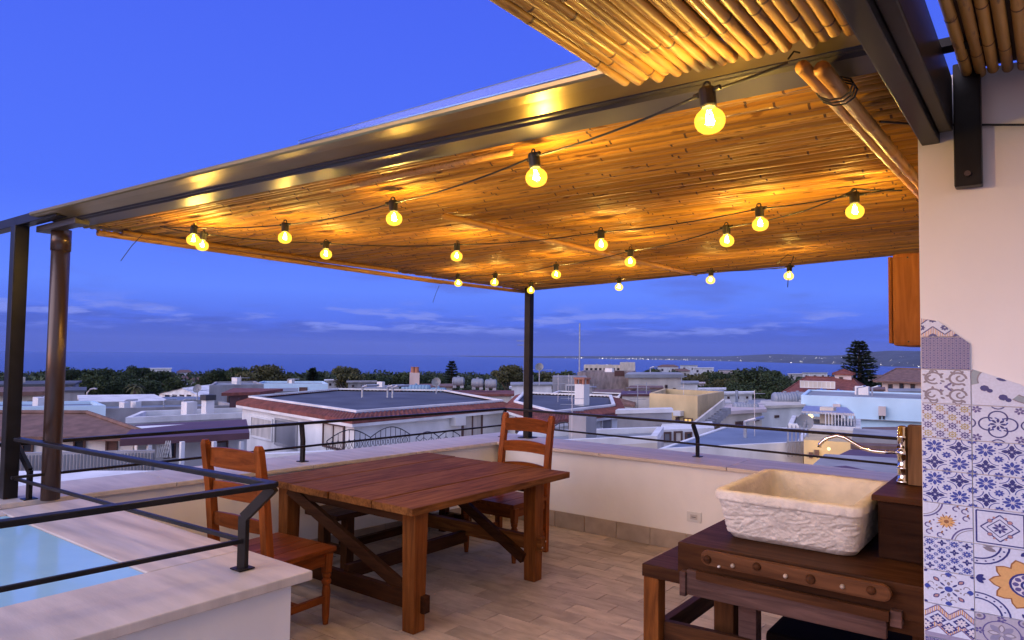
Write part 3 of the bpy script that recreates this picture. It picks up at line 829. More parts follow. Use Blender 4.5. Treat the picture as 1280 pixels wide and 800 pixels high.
# gutter along the near edge: dark channel, then the polished flashing leaning outward
def edge(x, dy, dz):
    u = (x - XL) / (XR - XL); z = 2.385 * (1 - u) + 2.325 * u
    return Vector((x, YN + dy, z + dz))
def strip(prof, name, mat, x0=-4.62, x1=XR - .01, thick=.006):
    b = MB(); n = len(prof)
    vs = [edge(x, a, c) for x in (x0, x1) for a, c in prof] + [edge(x, a + thick * .7, c + thick) for x in (x0, x1) for a, c in prof]
    fs = []
    for i in range(n - 1):
        fs.append((i, i + 1, n + i + 1, n + i)); fs.append((2 * n + i, 3 * n + i, 3 * n + i + 1, 2 * n + i + 1))
    fs += [(0, n, 3 * n, 2 * n), (n - 1, 3 * n - 1, 4 * n - 1, 2 * n - 1)]
    b.add(vs, fs); return b.build(name, mat, pg)
strip([(.155, .0), (.150, -.022), (.03, -.024), (.022, -.016), (.010, -.016), (.004, -.012)], 'gutter_channel', gut_dark)
strip([(.003, -.010), (-.018, -.006), (-.065, .002), (-.112, .006), (-.117, .012), (-.119, .022)], 'gutter_flashing', gut_metal)
m_acr, N, L, p = base_mat('clear_acrylic_edge'); p.inputs['Base Color'].default_value = (.30, .48, .90, 1); p.inputs['Roughness'].default_value = .15; p.inputs['Transmission Weight'].default_value = .9
b = MB(); a_, c_ = edge(-2.1, -.125, .025), edge(-.82, -.125, .025); b.hexa([a_, c_, c_ + Vector((0, .012, 0)), a_ + Vector((0, .012, 0))], [a_ + Vector((0, 0, .012)), c_ + Vector((0, 0, .035)), c_ + Vector((0, .012, .035)), a_ + Vector((0, .012, .012))]); b.build('roof_panel_edge', m_acr, pg)
# right hand beam, corner pole, left posts
b = MB(); b.beam((XR + .022, -1.0, zR(YN) - .02), (XR + .022, 4.6, zR(YN) + .0), .045, .10); b.build('side_beam', steel, pg, bevel=.003)
cp = atz(659.5, 547, CZ)
b = MB(); b.box((cp.x - .036, cp.y - .036, CZ + .001), (cp.x + .036, cp.y + .036, zroof(cp.x, cp.y) - .012)); b.build('post', steel, pg, bevel=.004)
b = MB(); b.box((cp.x - .075, cp.y - .075, CZ + .0005), (cp.x + .075, cp.y + .075, CZ + .008)); b.build('base_plate', steel, pg)
sp = atz(14, 622, CZ); spt = atz(30, 262, 2.40)
sp = Vector(((sp.x * .6 + spt.x * .4), (sp.y + spt.y) / 2, CZ))
b = MB(); b.box((-4.93 - .038, 1.56 - .038, CZ + .001), (-4.93 + .038, 1.56 + .038, 2.372)); b.build('post', steel, pg, bevel=.004)
pp = (-4.70, 1.70)
b = MB(); b.tube([(pp[0], pp[1], CZ + .001), (pp[0], pp[1], 2.34)], .05, 24); b.build('drain_pipe', steel_br, pg, smooth=True)
b = MB(); b.tube([(pp[0], pp[1], 2.22), (pp[0], pp[1], 2.345)], .054, 24); b.build('pipe_collar', steel_br, pg, smooth=True)
b = MB(); b.box((-7.6, YN - .075, 2.375), (-4.36, YN - .005, 2.43)); b.build('top_beam', steel, pg, bevel=.003)
b = MB(); b.box((-4.86, YN + .0, 2.335), (-4.30, YN + .075, 2.372)); b.build('bearer', gut_dark, pg, bevel=.003)
b = MB(); b.beam((XL + .02, YN, 2.40), (XL + .02, YF - .1, 2.40), .05, .045); b.build('side_beam', steel, pg)
b = MB(); b.beam((XL, YF + .012, zL(YF) + .015), (XR, YF + .012, zR(YF) + .015), .02, .05); b.build('end_trim', steel_br, pg)
# bamboo poles tied beneath
def pole(p, q, r, name='bamboo_pole', seed=1):
    p, q = Vector(p), Vector(q); d = (q - p); n = max(2, int(d.length / .33)); rnd = random.Random(seed)
    pts, rad = [p], [r]; dn = d.normalized()
    for i in range(n):
        c = p + d * ((i + rnd.uniform(.35, .65)) / n)
        for s_, k in ((-.015, .97), (-.004, 1.08), (.004, 1.06), (.015, .97)): pts.append(c + dn * s_); rad.append(r * k)
    pts.append(q); rad.append(r * .93)
    b = MB(); b.tube(pts, rad, 12); return b.build(name, cane3, pg, smooth=True)
a, c = atz(1003, 84, 2.265), atz(1158, 252, 2.335)
pole(a, c, .0155, seed=4); pole(a + Vector((.036, .012, -.008)), c + Vector((.034, 0, -.008)), .0175, seed=5)
a, c = atz(122, 291, 2.325), atz(552, 353, 2.315)
pole(a, c, .019, seed=6); pole(Vector((c.x, c.y - .3, 2.32)), (-4.60, 6.25, 2.315), .018, seed=7); pole(a + Vector((.05, .12, .012)), a + Vector((.02, 2.4, .012)), .017, seed=8)
a, c = atz(555, 270, 2.315), atz(870, 343, 2.335)
pole(a, c, .016, seed=9)
a, c = atz(415, 237, 2.30), atz(640, 190, 2.29)
pole(a, c, .012, seed=10)
# wire ties
for (p0, p1) in (((178, 293), (151, 326)), ((549, 357), (541, 378)), ((1000, 66), (985, 74)), ((1040, 88), (1030, 110))):
    a = atz(*p0, 2.31); c = EYEP + ray(*p1) * ((a - EYEP).dot(FW))
    b = MB(); b.tube([a, (a + c) / 2 + Vector((0, 0, .01)), c], .0022, 5); b.build('wire_tie', black, pg)
a = atz(1018, 92, 2.265)
for k in range(3):
    b = MB(); b.tube([a + Vector((.018 + .04 * math.cos(t * .628), .10 + .022 * k + .008 * math.sin(t), -.004 + .026 * math.sin(t * .628))) for t in range(11)], .0022, 6); b.build('wire_tie', black, pg)

# ------------------------------------------------------------------ thick bamboo canopy, cut short out of view so sky light reaches the wall
cn = empty('bamboo_canopy', (0.3, 0.2, 2.43), 'canopy of thick bamboo canes on a dark steel beam at the upper right', 'canopy')
oc = worg(cn)
tv = [cane_mesh('cane', 2.0, .0132, cane2, 40 + k, 14, .3, 'Y', 1.06) for k in range(5)]
def place_cane(x, y1, z):
    o = bpy.data.objects.new('cane', tv[random.randrange(5)]); COL.objects.link(o); o.parent = cn
    o.matrix_basis = Matrix.Translation(Vector((x, y1, z)) - oc) @ Matrix.Rotation(math.pi + random.uniform(-.004, .004), 4, 'Z') @ Matrix.Rotation(random.uniform(0, 6.28), 4, 'Y')
x = -0.822
while x < -0.288:
    s_ = random.uniform(.88, 1.12); place_cane(x, 1.545 + random.uniform(-.022, .014), 2.322 + random.uniform(-.003, .003)); x += .0262 * s_
x = -0.166
while x < 0.5:
    place_cane(x, 2.285 + random.uniform(-.012, .006), 2.43 + random.uniform(-.003, .003)); x += .031 * random.uniform(.92, 1.1)
b = MB(); b.box((-.815, -.42, 2.336), (-.29, 1.46, 2.352)); b.build('roof_board', board, cn)
b = MB(); b.box((-.168, .30, 2.449), (.52, 2.29, 2.475)); b.build('roof_board', board, cn)
b = MB(); b.box((-.2345, -1.0, 2.275), (-.200, 2.26, 2.425)); b.build('steel_beam', steel, cn, bevel=.004)
b = MB(); b.box((-.199, 2.255, 2.118), (-.135, 2.299, 2.46)); b.build('wall_bracket', steel, cn, bevel=.004)
for yy in (.6, 1.45, 2.05):
    b = MB(); b.beam((-.215, yy, 2.438), (-.12, yy, 2.438), .05, .022); b.build('cross_tie', steel, cn)
b = MB(); b.tube([(-.167, 2.2545, 2.15), (-.167, 2.246, 2.15)], .008, 8); b.build('bolt', steel_br, cn)
b = MB(); b.tube([atz(1100, 152, 2.27), aty(1157, 156, 2.29), aty(1290, 156, 2.29)], .003, 6); tag(b.build('power_cable', black), 'thin black cable running across the house wall under the beam', 'cable')

# ------------------------------------------------------------------ string lights
m_glass, N, L, p = base_mat('amber_bulb_glass')
N.remove(p)
tr = N.new('ShaderNodeBsdfTransparent'); tr.inputs[0].default_value = (1.0, 0.86, 0.45, 1)
gs = N.new('ShaderNodeBsdfGlossy'); gs.inputs['Roughness'].default_value = .05
em = N.new('ShaderNodeEmission'); em.inputs[0].default_value = (1.0, .68, .07, 1); em.inputs[1].default_value = .8
mx = N.new('ShaderNodeMixShader'); mx.inputs[0].default_value = .05
ad = N.new('ShaderNodeAddShader')
L.new(tr.outputs[0], mx.inputs[1]); L.new(gs.outputs[0], mx.inputs[2]); L.new(mx.outputs[0], ad.inputs[0]); L.new(em.outputs[0], ad.inputs[1])
L.new(ad.outputs[0], N['Material Output'].inputs[0])
m_fil = emit('glowing_filament', (1.0, .80, .38), 60.0)
BR = .034
sb = MB(); sb.lathe([(.0, .012), (.017, .012), (.019, .006), (.0185, -.03), (.016, -.034), (.014, -.034)], n=16); sb.tube([(-.034, 0, .003), (.034, 0, .003)], .0065, 8); socket_me = sb.mesh('socket', black, smooth=False)
hk = MB(); hk.tube([(.009 * math.cos(R(a)), 0, .018 + .009 * math.sin(R(a))) for a in range(-40, 221, 26)], .0028, 6); hook_me = hk.mesh('hook', black)
gl = MB(); gl.lathe([(.0135, -.032)] + [(BR * math.sin(R(a)) * (1.0 if a > 60 else 1), -.034 - .020 - BR * .86 * math.cos(R(180 - a)) * -1 * -1) for a in ()] +
                    [(.0155, -.037), (.022, -.042), (.0295, -.049), (.0335, -.057), (BR * 1.02, -.065), (.0335, -.074), (.029, -.083), (.021, -.090), (.010, -.094), (0.0, -.095)], n=20); glass_me = gl.mesh('glass', m_glass, smooth=True)
fi = MB()
for s_ in (-1, 1): fi.tube([(s_ * .004, 0, -.045), (s_ * .007, 0, -.055), (s_ * .0075, .002, -.072)], .0026, 5)
fi.tube([(.0075 * math.cos(t * 1.05), .0075 * math.sin(t * 1.05), -.074 + .0014 * t) for t in range(14)], .0026, 5); fil_me = fi.mesh('filament', m_fil)
lamp_d = bpy.data.lights.new('lamp_glow', 'POINT'); lamp_d.energy = 10.5; lamp_d.color = (1.0, .68, .23); lamp_d.shadow_soft_size = .012
lamp_v = []
for k_ in (.75, 1.0, 1.25):
    l_ = lamp_d.copy(); l_.energy = lamp_d.energy * k_; lamp_v.append(l_)
def bulb(px, py, label, z=2.2, tilt=0.0):
    c = atz(px, py, z)
    zt = c.z + .064
    o = empty('light_bulb', (c.x, c.y, zt), label, 'light bulb', 'bulbs of the string lights')
    o.rotation_euler = (random.uniform(-.13, .13), tilt + random.uniform(-.13, .13), random.uniform(-.5, .5))
    for nm, me in (('socket', socket_me), ('hook', hook_me), ('glass', glass_me), ('filament', fil_me)):
        q = bpy.data.objects.new(nm, me); COL.objects.link(q); q.parent = o
    q = bpy.data.objects.new('lamp_glow', random.choice(lamp_v)); COL.objects.link(q); q.parent = o; q.location = (0, 0, -.066)
    return Vector((c.x, c.y, zt + .003))
S1 = [bulb(884, 151, 'largest glowing bulb, right under the thick canes by the gutter', 2.185),
      bulb(667, 222, 'glowing bulb on the nearest string, next after the largest one', 2.20),
      bulb(491, 273, 'glowing bulb on the nearest string, third from the thick canes', 2.21),
      bulb(356, 297, 'glowing bulb on the nearest string, fourth from the thick canes', 2.22),
      bulb(242, 300, 'glowing bulb at the left end of the nearest string, left one of the touching pair', 2.225)]
S2 = [bulb(254, 307, 'glowing bulb hanging in front of its twin, right one of the touching pair', 2.225),
      bulb(407, 318, 'glowing bulb by the left roof edge, next right after the touching pair', 2.215),
      bulb(571, 320, 'glowing bulb above the middle of the table, left of the bamboo pole', 2.21),
      bulb(751, 306, 'glowing bulb right of the bamboo pole, middle of the second string', 2.215),
      bulb(949, 280, 'larger glowing bulb left of the one tied by the double bamboo pole', 2.22),
      bulb(1068, 264, 'glowing bulb tied up close to the double bamboo pole at the right', 2.225)]
S3 = [bulb(908, 301, 'glowing bulb just below and left of the larger right-hand bulb', 2.21),
      bulb(788, 327, 'glowing bulb slightly below and right of the middle bulb of the second string', 2.215),
      bulb(695, 343, 'small glowing bulb just above and right of the corner post', 2.215),
      bulb(619, 353, 'small glowing bulb just left of the corner post', 2.22),
      bulb(572, 354, 'glowing bulb half hidden by the left roof edge', 2.235)]
S4 = [bulb(664, 363, 'small glowing bulb hanging at the top of the corner post', 2.21),
      bulb(774, 359, 'small glowing bulb against the sky at the far roof edge, right of the corner post', 2.21),
      bulb(889, 350, 'glowing bulb against the sky at the far roof edge, middle one of three', 2.215),
      bulb(987, 345, 'glowing bulb against the sky at the far right, with a loose wire end below', 2.22)]
def cable(pts, label, sag=.03):
    path = []
    for a, c in zip(pts, pts[1:]):
        n = 8
        for i in range(n):
            t = i / n; q = a.lerp(c, t); q.z -= sag * 4 * t * (1 - t) * (c - a).length * .55; q.z += 0.0; path.append(q)
    path.append(pts[-1])
    b = MB(); b.tube(path, .0032, 6); return tag(b.build('light_cable', black, smooth=True), label, 'cable', 'cables of the string lights')
up = lambda px, py, z=2.30: atz(px, py, z)
cable([up(985, 78, 2.285)] + S1 + [up(205, 283, 2.32)], 'black light cable running nearest the gutter from the thick canes leftwards')
cable([up(200, 283, 2.33)] + S2 + [up(1118, 236, 2.31)], 'black light cable crossing the ceiling from the touching bulbs to the double pole')
cable([up(556, 348, 2.33)] + S3[::-1] + [up(1010, 262, 2.27), S2[-1] + Vector((.0, .04, .03)), up(1128, 238, 2.30)], 'black light cable crossing the far half of the ceiling to the corner')
cable([up(640, 352, 2.30)] + S4 + [up(962, 336, 2.30)], 'black light cable along the far edge of the cane ceiling')
b = MB(); q = S4[-1]; b.tube([q + Vector((0, -.02, -.02)), q + Vector((-.005, -.03, -.15))], .003, 5); b.tube([q, q + Vector((.03, 0, .07)), q + Vector((-.02, .02, .09)), q + Vector((-.1, .03, .03))], .003, 5)
tag(b.build('loose_wire', black), 'loose black wire ends at the bulb farthest right', 'cable')

# ------------------------------------------------------------------ dining table
TZ = .75
tb = empty('dining_table', (-3.7, 3.75, 0), 'rustic brown wooden dining table with square legs in the terrace corner', 'table')
tx0, tx1, ty0, ty1 = -4.40, -2.89, 2.90, 4.56
ws = [.34, .42, .40, .345]; x = tx0
for i, w_ in enumerate(ws):
    gap = .022 if i == 1 else .006
    b = MB(); b.box((x, ty0 + random.uniform(-.008, .008), TZ - .045), (x + w_ - gap, ty1 + random.uniform(-.01, .01), TZ + (.004 if i == 2 else 0) + random.uniform(-.0015, .0015)))
    b.build('plank', woodY, tb, bevel=.004); x += w_
legs = {}
for nm, lx, ly in (('nr', -3.01, 3.03), ('fr', -3.01, 4.24), ('nl', -4.27, 3.05), ('fl', -4.27, 4.24)):
    b = MB(); h, k = .055, .047
    b.hexa([(lx - k, ly - k, .001), (lx + k, ly - k, .001), (lx + k, ly + k, .001), (lx - k, ly + k, .001)], [(lx - h, ly - h, TZ - .046), (lx + h, ly - h, TZ - .046), (lx + h, ly + h, TZ - .046), (lx - h, ly + h, TZ - .046)])
    b.build('leg', woodZ, tb, bevel=.006)
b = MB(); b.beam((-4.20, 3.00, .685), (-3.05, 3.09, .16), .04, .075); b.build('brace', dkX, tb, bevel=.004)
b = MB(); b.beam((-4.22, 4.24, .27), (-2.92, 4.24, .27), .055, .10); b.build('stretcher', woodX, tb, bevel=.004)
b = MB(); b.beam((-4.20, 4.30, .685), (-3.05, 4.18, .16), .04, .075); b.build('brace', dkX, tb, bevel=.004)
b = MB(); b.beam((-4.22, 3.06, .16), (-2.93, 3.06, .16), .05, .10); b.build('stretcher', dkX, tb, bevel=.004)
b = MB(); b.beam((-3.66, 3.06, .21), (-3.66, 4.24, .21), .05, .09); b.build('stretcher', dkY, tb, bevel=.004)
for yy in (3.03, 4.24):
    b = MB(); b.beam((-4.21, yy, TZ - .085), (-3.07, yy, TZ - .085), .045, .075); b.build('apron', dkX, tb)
for k in (-1, 1):
    b = MB(); b.tube([(-2.918, 4.24 + .02 * k, .27 + .018 * k), (-2.912, 4.24 + .02 * k, .27 + .018 * k)], .007, 8); b.build('bolt', chrome, tb)

# bench against the seaward parapet
bn = empty('bench', (-4.25, 3.9, 0), 'dark wooden bench between the table and the left parapet', 'bench')
for i in range(2):
    b = MB(); b.box((-4.50 + i * .19, 3.35, .405), (-4.315 + i * .19, 5.0, .445)); b.build('plank', dkY, bn, bevel=.003)
for yy in (3.5, 4.85):
    for xx in (-4.45, -4.18):
        b = MB(); b.box((xx - .035, yy - .035, .001), (xx + .035, yy + .035, .404)); b.build('leg', dkZ, bn, bevel=.003)
    b = MB(); b.box((-4.41, yy - .02, .12), (-4.22, yy + .02, .18)); b.build('stretcher', dkX, bn)
b = MB(); b.box((-4.33, 3.54, .13), (-4.29, 4.81, .19)); b.build('stretcher', dkY, bn)

# chairs (local frame: front towards -Y)
def chair(label, loc, rz):
    o = empty('chair', loc, label, 'chair', 'ladder-back chairs')
    loc0 = o.location.copy(); o.location = (0, 0, 0)
    W, D, H = .245, .235, .46
    for s_ in (-1, 1):
        x = s_ * W
        b = MB()
        # rear post: straight to the seat then raked back
        prof = [(0, .215, .024, .020), (.40, .215, .026, .024), (.50, .22, .026, .024), (.80, .25, .025, .022), (1.09, .295, .024, .019), (1.115, .298, .016, .012)]
        for (z0, y0, a0, d0), (z1, y1, a1, d1) in zip(prof, prof[1:]):
            b.hexa([(x - a0, y0 - d0, z0 + .001), (x + a0, y0 - d0, z0 + .001), (x + a0, y0 + d0, z0 + .001), (x - a0, y0 + d0, z0 + .001)], [(x - a1, y1 - d1, z1 + .001), (x + a1, y1 - d1, z1 + .001), (x + a1, y1 + d1, z1 + .001), (x - a1, y1 + d1, z1 + .001)])
        bm_ob = b.build('rear_leg', chairZ, o)
        b = MB()
        b.hexa([(x - .02, -.235, .31), (x + .02, -.235, .31), (x + .02, -.19, .31), (x - .02, -.19, .31)], [(x - .025, -.24, .425), (x + .025, -.24, .425), (x + .025, -.185, .425), (x - .025, -.185, .425)])
        b.lathe([(.016, .002), (.021, .05), (.024, .13), (.026, .20), (.022, .235), (.029, .25), (.029, .262), (.02, .275), (.027, .29), (.028, .309)], (x, -.2125, 0), 14)
        b.build('front_leg', chairZ, o)
    n = 4
    for i in range(n):
        w_ = 2 * (W + .03) / n; xa = -(W + .03) + i * w_
        b = MB(); b.box((xa + .001, -.262, H - .032), (xa + w_ - .001, .19, H + random.uniform(-.001, .001))); b.build('seat_plank', chairY, o, bevel=.004)
    for s_ in (-1, 1):
        b = MB(); b.box((s_ * W - .012, -.185, .355), (s_ * W + .012, .19, .427)); b.build('apron', chairY, o)
        b = MB(); b.box((s_ * W - .012, -.19, .135), (s_ * W + .012, .196, .175)); b.build('stretcher', chairY, o)
    b = MB(); b.box((-W + .026, -.226, .345), (W - .026, -.2, .427)); b.build('apron', chairX, o)
    b = MB(); b.box((-W + .013, -.02, .14), (W - .013, .005, .17)); b.build('stretcher', chairX, o)
    def slat(zc, hh, yb):
        b = MB(); nn = 10; vs = []; fs = []
        for i in range(nn + 1):
            u = -1 + 2 * i / nn; x = u * (W - .02); bow = .028 * (1 - u * u); ar = .016 * (1 - u * u)
            for dy, dz in ((-.009, -hh / 2 + ar * .3), (.009, -hh / 2 + ar * .3), (.009, hh / 2 + ar), (-.009, hh / 2 + ar)):
                vs.append((x, yb + bow + dy, zc + dz))
        for i in range(nn):
            for k in range(4): fs.append((i * 4 + k, i * 4 + (k + 1) % 4, i * 4 + 4 + (k + 1) % 4, i * 4 + 4 + k))
        fs += [(3, 2, 1, 0), (nn * 4, nn * 4 + 1, nn * 4 + 2, nn * 4 + 3)]
        b.add(vs, fs); b.build('back_slat', chairX, o)
    slat(1.015, .105, .27); slat(.83, .085, .247); slat(.655, .07, .232)
    o.location = loc0; o.rotation_euler = (0, 0, rz)
    return o
chair('reddish brown ladder-back chair at the far end of the table, before the corner post', (-3.60, 4.68, 0), 0)
chair('reddish brown ladder-back chair pushed behind the ledge at the left end of the table', (-3.72, 2.54, 0), math.pi + R(4))

# ------------------------------------------------------------------ wash stand
ws_ = empty('wash_stand', (-.85, 3.4, 0), 'dark old workbench used as a wash stand beside the tiled wall', 'workbench')
WZ = .85
b = MB(); b.box((-1.455, 2.885, .665), (-.31, 3.95, .72)); b.build('lower_top', dkX, ws_, bevel=.005)
b = MB(); b.box((-1.275, 2.86, .722), (-.30, 3.98, WZ)); b.build('worktop', dkX, ws_, bevel=.006)
for xx, yy in ((-1.415, 2.93), (-1.415, 3.88)):
    b = MB(); b.box((xx - .036, yy - .036, .001), (xx + .036, yy + .036, .664)); b.build('leg', woodZ, ws_, bevel=.004)
for xx, yy in ((-1.17, 3.16), (-.38, 3.1), (-.38, 3.85)):
    b = MB(); b.box((xx - .045, yy - .045, .001), (xx + .045, yy + .045, .664)); b.build('leg', dkZ, ws_, bevel=.004)
b = MB(); b.box((-1.06, 2.99, .001), (-.985, 3.06, .664)); b.build('leg', greyX, ws_, bevel=.004)
b = MB(); b.beam((-1.378, 2.96, .42), (-.43, 3.03, .42), .035, .10); b.build('stretcher', dkX, ws_, bevel=.003)
b = MB(); b.beam((-1.415, 2.97, .40), (-1.415, 3.84, .40), .04, .09); b.build('stretcher', dkY, ws_, bevel=.003)
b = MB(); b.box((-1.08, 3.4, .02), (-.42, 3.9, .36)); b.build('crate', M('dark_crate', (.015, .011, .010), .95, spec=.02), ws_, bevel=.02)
# weathered front board and vice bar
fa, fb = atz(862, 711, .72), None
YF0 = 2.83
def fp(px, py): return aty(px, py, YF0)
A, B_ = fp(858, 712), fp(1108, 768); A2, B2 = fp(858, 743), fp(1108, 800)
b = MB(); b.hexa([(A2.x, YF0, A2.z), (B2.x, YF0 , B2.z), (B2.x, YF0 + .028, B2.z), (A2.x, YF0 + .028, A2.z)], [(A.x, YF0, A.z), (B_.x, YF0, B_.z), (B_.x, YF0 + .028, B_.z), (A.x, YF0 + .028, A.z)]); b.build('front_board', greyX, ws_, bevel=.004)
b = MB(); q = fp(856, 728); b.box((q.x - .02, YF0 - .01, q.z - .055), (q.x + .006, YF0 + .05, q.z + .045)); b.build('board_end', greyX, ws_, bevel=.003)
b = MB(); q = fp(1117, 774); b.box((q.x - .012, YF0 + .0, q.z - .028), (q.x + .025, YF0 + .05, q.z + .028)); b.build('board_end', greyX, ws_, bevel=.003)
YB = 2.80
def vp(px, py): return aty(px, py, YB)
pa, pbv = vp(884, 698), vp(1102, 742)
b = MB()
def capsule(b, a, c, r, y0, y1, n=10):
    d = (c - a).normalized(); ang0 = math.atan2(d.z, d.x)
    pts = [(a.x + r * math.cos(ang0 + math.pi / 2 + math.pi * k / n), a.z + r * math.sin(ang0 + math.pi / 2 + math.pi * k / n)) for k in range(n + 1)] + [(c.x + r * math.cos(ang0 - math.pi / 2 + math.pi * k / n), c.z + r * math.sin(ang0 - math.pi / 2 + math.pi * k / n)) for k in range(n + 1)]
    m_ = len(pts)
    b.add([(x, y0, z) for x, z in pts] + [(x, y1, z) for x, z in pts], [tuple(range(m_ - 1, -1, -1)), tuple(range(m_, 2 * m_))] + [(i, (i + 1) % m_, m_ + (i + 1) % m_, m_ + i) for i in range(m_)])
capsule(b, pa, pbv, .030, YB + .0, YB + .029); b.build('vice_bar', wood('vice_bar_wood', (0.15, 0.065, 0.03), (0.065, 0.028, 0.014), 'X', .5), ws_, bevel=.008)
b = MB(); 
ka, kb = fp(872, 716), fp(1112, 768)
b.hexa([(ka.x, YB + .012, ka.z - .022), (kb.x, YB + .012, kb.z - .022), (kb.x, YB + .028, kb.z - .022), (ka.x, YB + .028, ka.z - .022)], [(ka.x, YB + .012, ka.z + .012), (kb.x, YB + .012, kb.z + .012), (kb.x, YB + .028, kb.z + .012), (ka.x, YB + .028, ka.z + .012)])
b.build('backing_rail', dkX, ws_)
for pxx, pyy, r_, mm in ((884, 699, .017, dkX), (946, 708, .016, dkX), (1013, 724, .018, dkX), (1089, 738, .016, dkX), (916, 707, .0085, tile_skirt), (982, 720, .0085, tile_skirt), (1053, 733, .0085, tile_skirt), (899, 708, .005, plastic_w)):
    q = vp(pxx, pyy); b = MB()
    nn = 14; prof_ = [(r_, 0), (r_ * .95, -.006), (r_ * .7, -.011), (0, -.013)]
    vs = []; fs = []
    for rr, dy in prof_:
        for k in range(nn): vs.append((q.x + rr * math.cos(6.2832 * k / nn), YB + dy, q.z + rr * math.sin(6.2832 * k / nn)))
    for i in range(3):
        for k in range(nn): fs.append((i * nn + k, i * nn + (k + 1) % nn, (i + 1) * nn + (k + 1) % nn, (i + 1) * nn + k))
    b.add(vs, fs); b.build('knob', mm, ws_, smooth=True)
# raised block carrying the tap
b = MB(); b.box((-.555, 3.16, WZ + .001), (-.30, 3.95, 1.075)); b.build('tap_block', wood('blackened_wood', (.035, .015, .008), (.014, .006, .004), 'X', .6), ws_, bevel=.005)
b = MB(); b.box((-.575, 3.14, 1.077), (-.30, 3.97, 1.10)); b.build('tap_shelf', dkX, ws_, bevel=.004)

# stone sink: rough chiselled outside, smooth inside
sink_m = M('pale_stone_sink', (0.64, 0.59, 0.54), 0.8, var=0.12, scale=14, bump=0.5, bscale=70)
sk = empty('stone_sink', (-.88, 3.4, WZ), 'rectangular pale stone sink with chiselled sides on the dark wash stand', 'sink')
def rrect(cx, cy, hx, hy, r, n=6, m=14):
    pts = []
    for qx, qy, a0 in ((1, 1, 0), (-1, 1, 90), (-1, -1, 180), (1, -1, 270)):
        for k in range(n + 1):
            a = R(a0 + 90 * k / n); pts.append((cx + qx * (hx - r) + r * math.cos(a), cy + qy * (hy - r) + r * math.sin(a)))
    out = []
    for i in range(len(pts)):
        a, c = Vector(pts[i]), Vector(pts[(i + 1) % len(pts)])
        k = m * 5 if (c - a).length > .15 else 1
        for j in range(k): out.append(tuple(a.lerp(c, j / k)))
    return out
SX, SY = -.882, 3.385
b = MB(); loops = []
lev = [(.252, .30, .055, .003), (.262, .312, .055, .02)] + [(.262 + .020 * t / 32, .312 + .05 * t / 32, .05, .02 + .15 * t / 32) for t in range(1, 33)] + [(.292, .372, .05, .174), (.298, .378, .05, .180), (.298, .380, .05, .205), (.292, .375, .05, .213), (.262, .345, .045, .2135), (.252, .335, .045, .209), (.247, .328, .045, .19), (.238, .31, .05, .10), (.225, .29, .06, .045), (.15, .2, .05, .036), (.03, .03, .02, .033)]
cnt = None
for li, (hx, hy, r_, z) in enumerate(lev):
    pts = rrect(SX, SY, hx, hy, min(r_, hx * .9, hy * .9)); cnt = cnt or len(pts)
    for (x, yv) in pts:
        v = Vector((x, yv, WZ + z))
        if 1 < li < 35:
            q = Vector((x * 26 + yv * 9, yv * 22, z * 60))
            nn = Vector((x - SX, yv - SY, 0)).normalized()
            t_ = x + yv * 1.0; dep = 0.0; sel = mnoise.noise(Vector((t_ * 9, z * 14, 3.0)))
            for th, fu, fv, of in ((.42, 13, 62, 0), (-.62, 15, 66, 7.3), (1.2, 17, 70, 13.1)):
                uu = t_ * math.cos(th) + z * math.sin(th); vv = -t_ * math.sin(th) + z * math.cos(th)
                n1 = mnoise.noise(Vector((uu * fu + of, vv * fv + of, of)))
                wgt = max(0.0, min(1.0, .6 + 2.2 * (sel if of < 1 else (-sel if of < 10 else .25 - abs(sel) * 2))))
                dep += wgt * (max(0.0, 1 - abs(n1) / .13) * .0075 + .003 * n1)
            v += nn * (.009 - min(.02, dep) - .003 * abs(mnoise.noise(q * 2.2)))
        elif 34 < li < 39:
            q = Vector((x * 60, yv * 60, z * 60)); v += Vector((0, 0, .003)) * mnoise.noise(q) + Vector((x - SX, yv - SY, 0)).normalized() * .004 * mnoise.noise(q * .7)
        b.v.append(v)
for i in range(len(lev) - 1):
    for k in range(cnt):
        b.f.append((i * cnt + k, i * cnt + (k + 1) % cnt, (i + 1) * cnt + (k + 1) % cnt, (i + 1) * cnt + k)); b.mi.append(0)
b.f.append(tuple(range(cnt - 1, -1, -1))); b.mi.append(0); b.f.append(tuple((len(lev) - 1) * cnt + k for k in range(cnt))); b.mi.append(0)
b.build('basin', sink_m, sk, smooth=True)
b = MB(); b.lathe([(.03, .0), (.03, .006), (.018, .008), (0, .008)], (SX, SY, WZ + .034), 16); b.build('drain', chrome, sk, smooth=True)

# chrome swan-neck tap
tpz = 1.101
tap = empty('tap', (-.50, 3.50, tpz), 'chrome tap with a long curved spout reaching over the stone sink', 'tap')
bx, by = aty(1129, 610, 3.50).x, 3.50
b = MB(); b.lathe([(.026, 0), (.026, .012), (.021, .016), (.021, .06), (.024, .063), (.024, .070), (.021, .073), (.021, .118), (.024, .121), (.024, .142), (.021, .145), (.021, .195), (.024, .198), (.024, .206), (.021, .209), (.021, .245), (.012, .250), (.0, .251)], (bx, by, tpz), 20); b.build('body', chrome, tap, smooth=True)
pts = [aty(px, py, 3.5) for px, py in ((1122, 565), (1105, 565), (1090, 563.5), (1078, 560), (1066, 553), (1056, 547), (1046, 544.5), (1036, 547), (1029, 551), (1025, 555), (1024, 559))]
b = MB(); b.tube(pts, .0085, 12); b.build('spout', chrome, tap, smooth=True)
for k in (-1, 1):
    b = MB(); b.tube([(bx, by + .02 * k, tpz + .155), (bx, by + .05 * k, tpz + .155), (bx, by + .055 * k, tpz + .16)], [.008, .008, .016], 10); b.build('handle', chrome, tap, smooth=True)
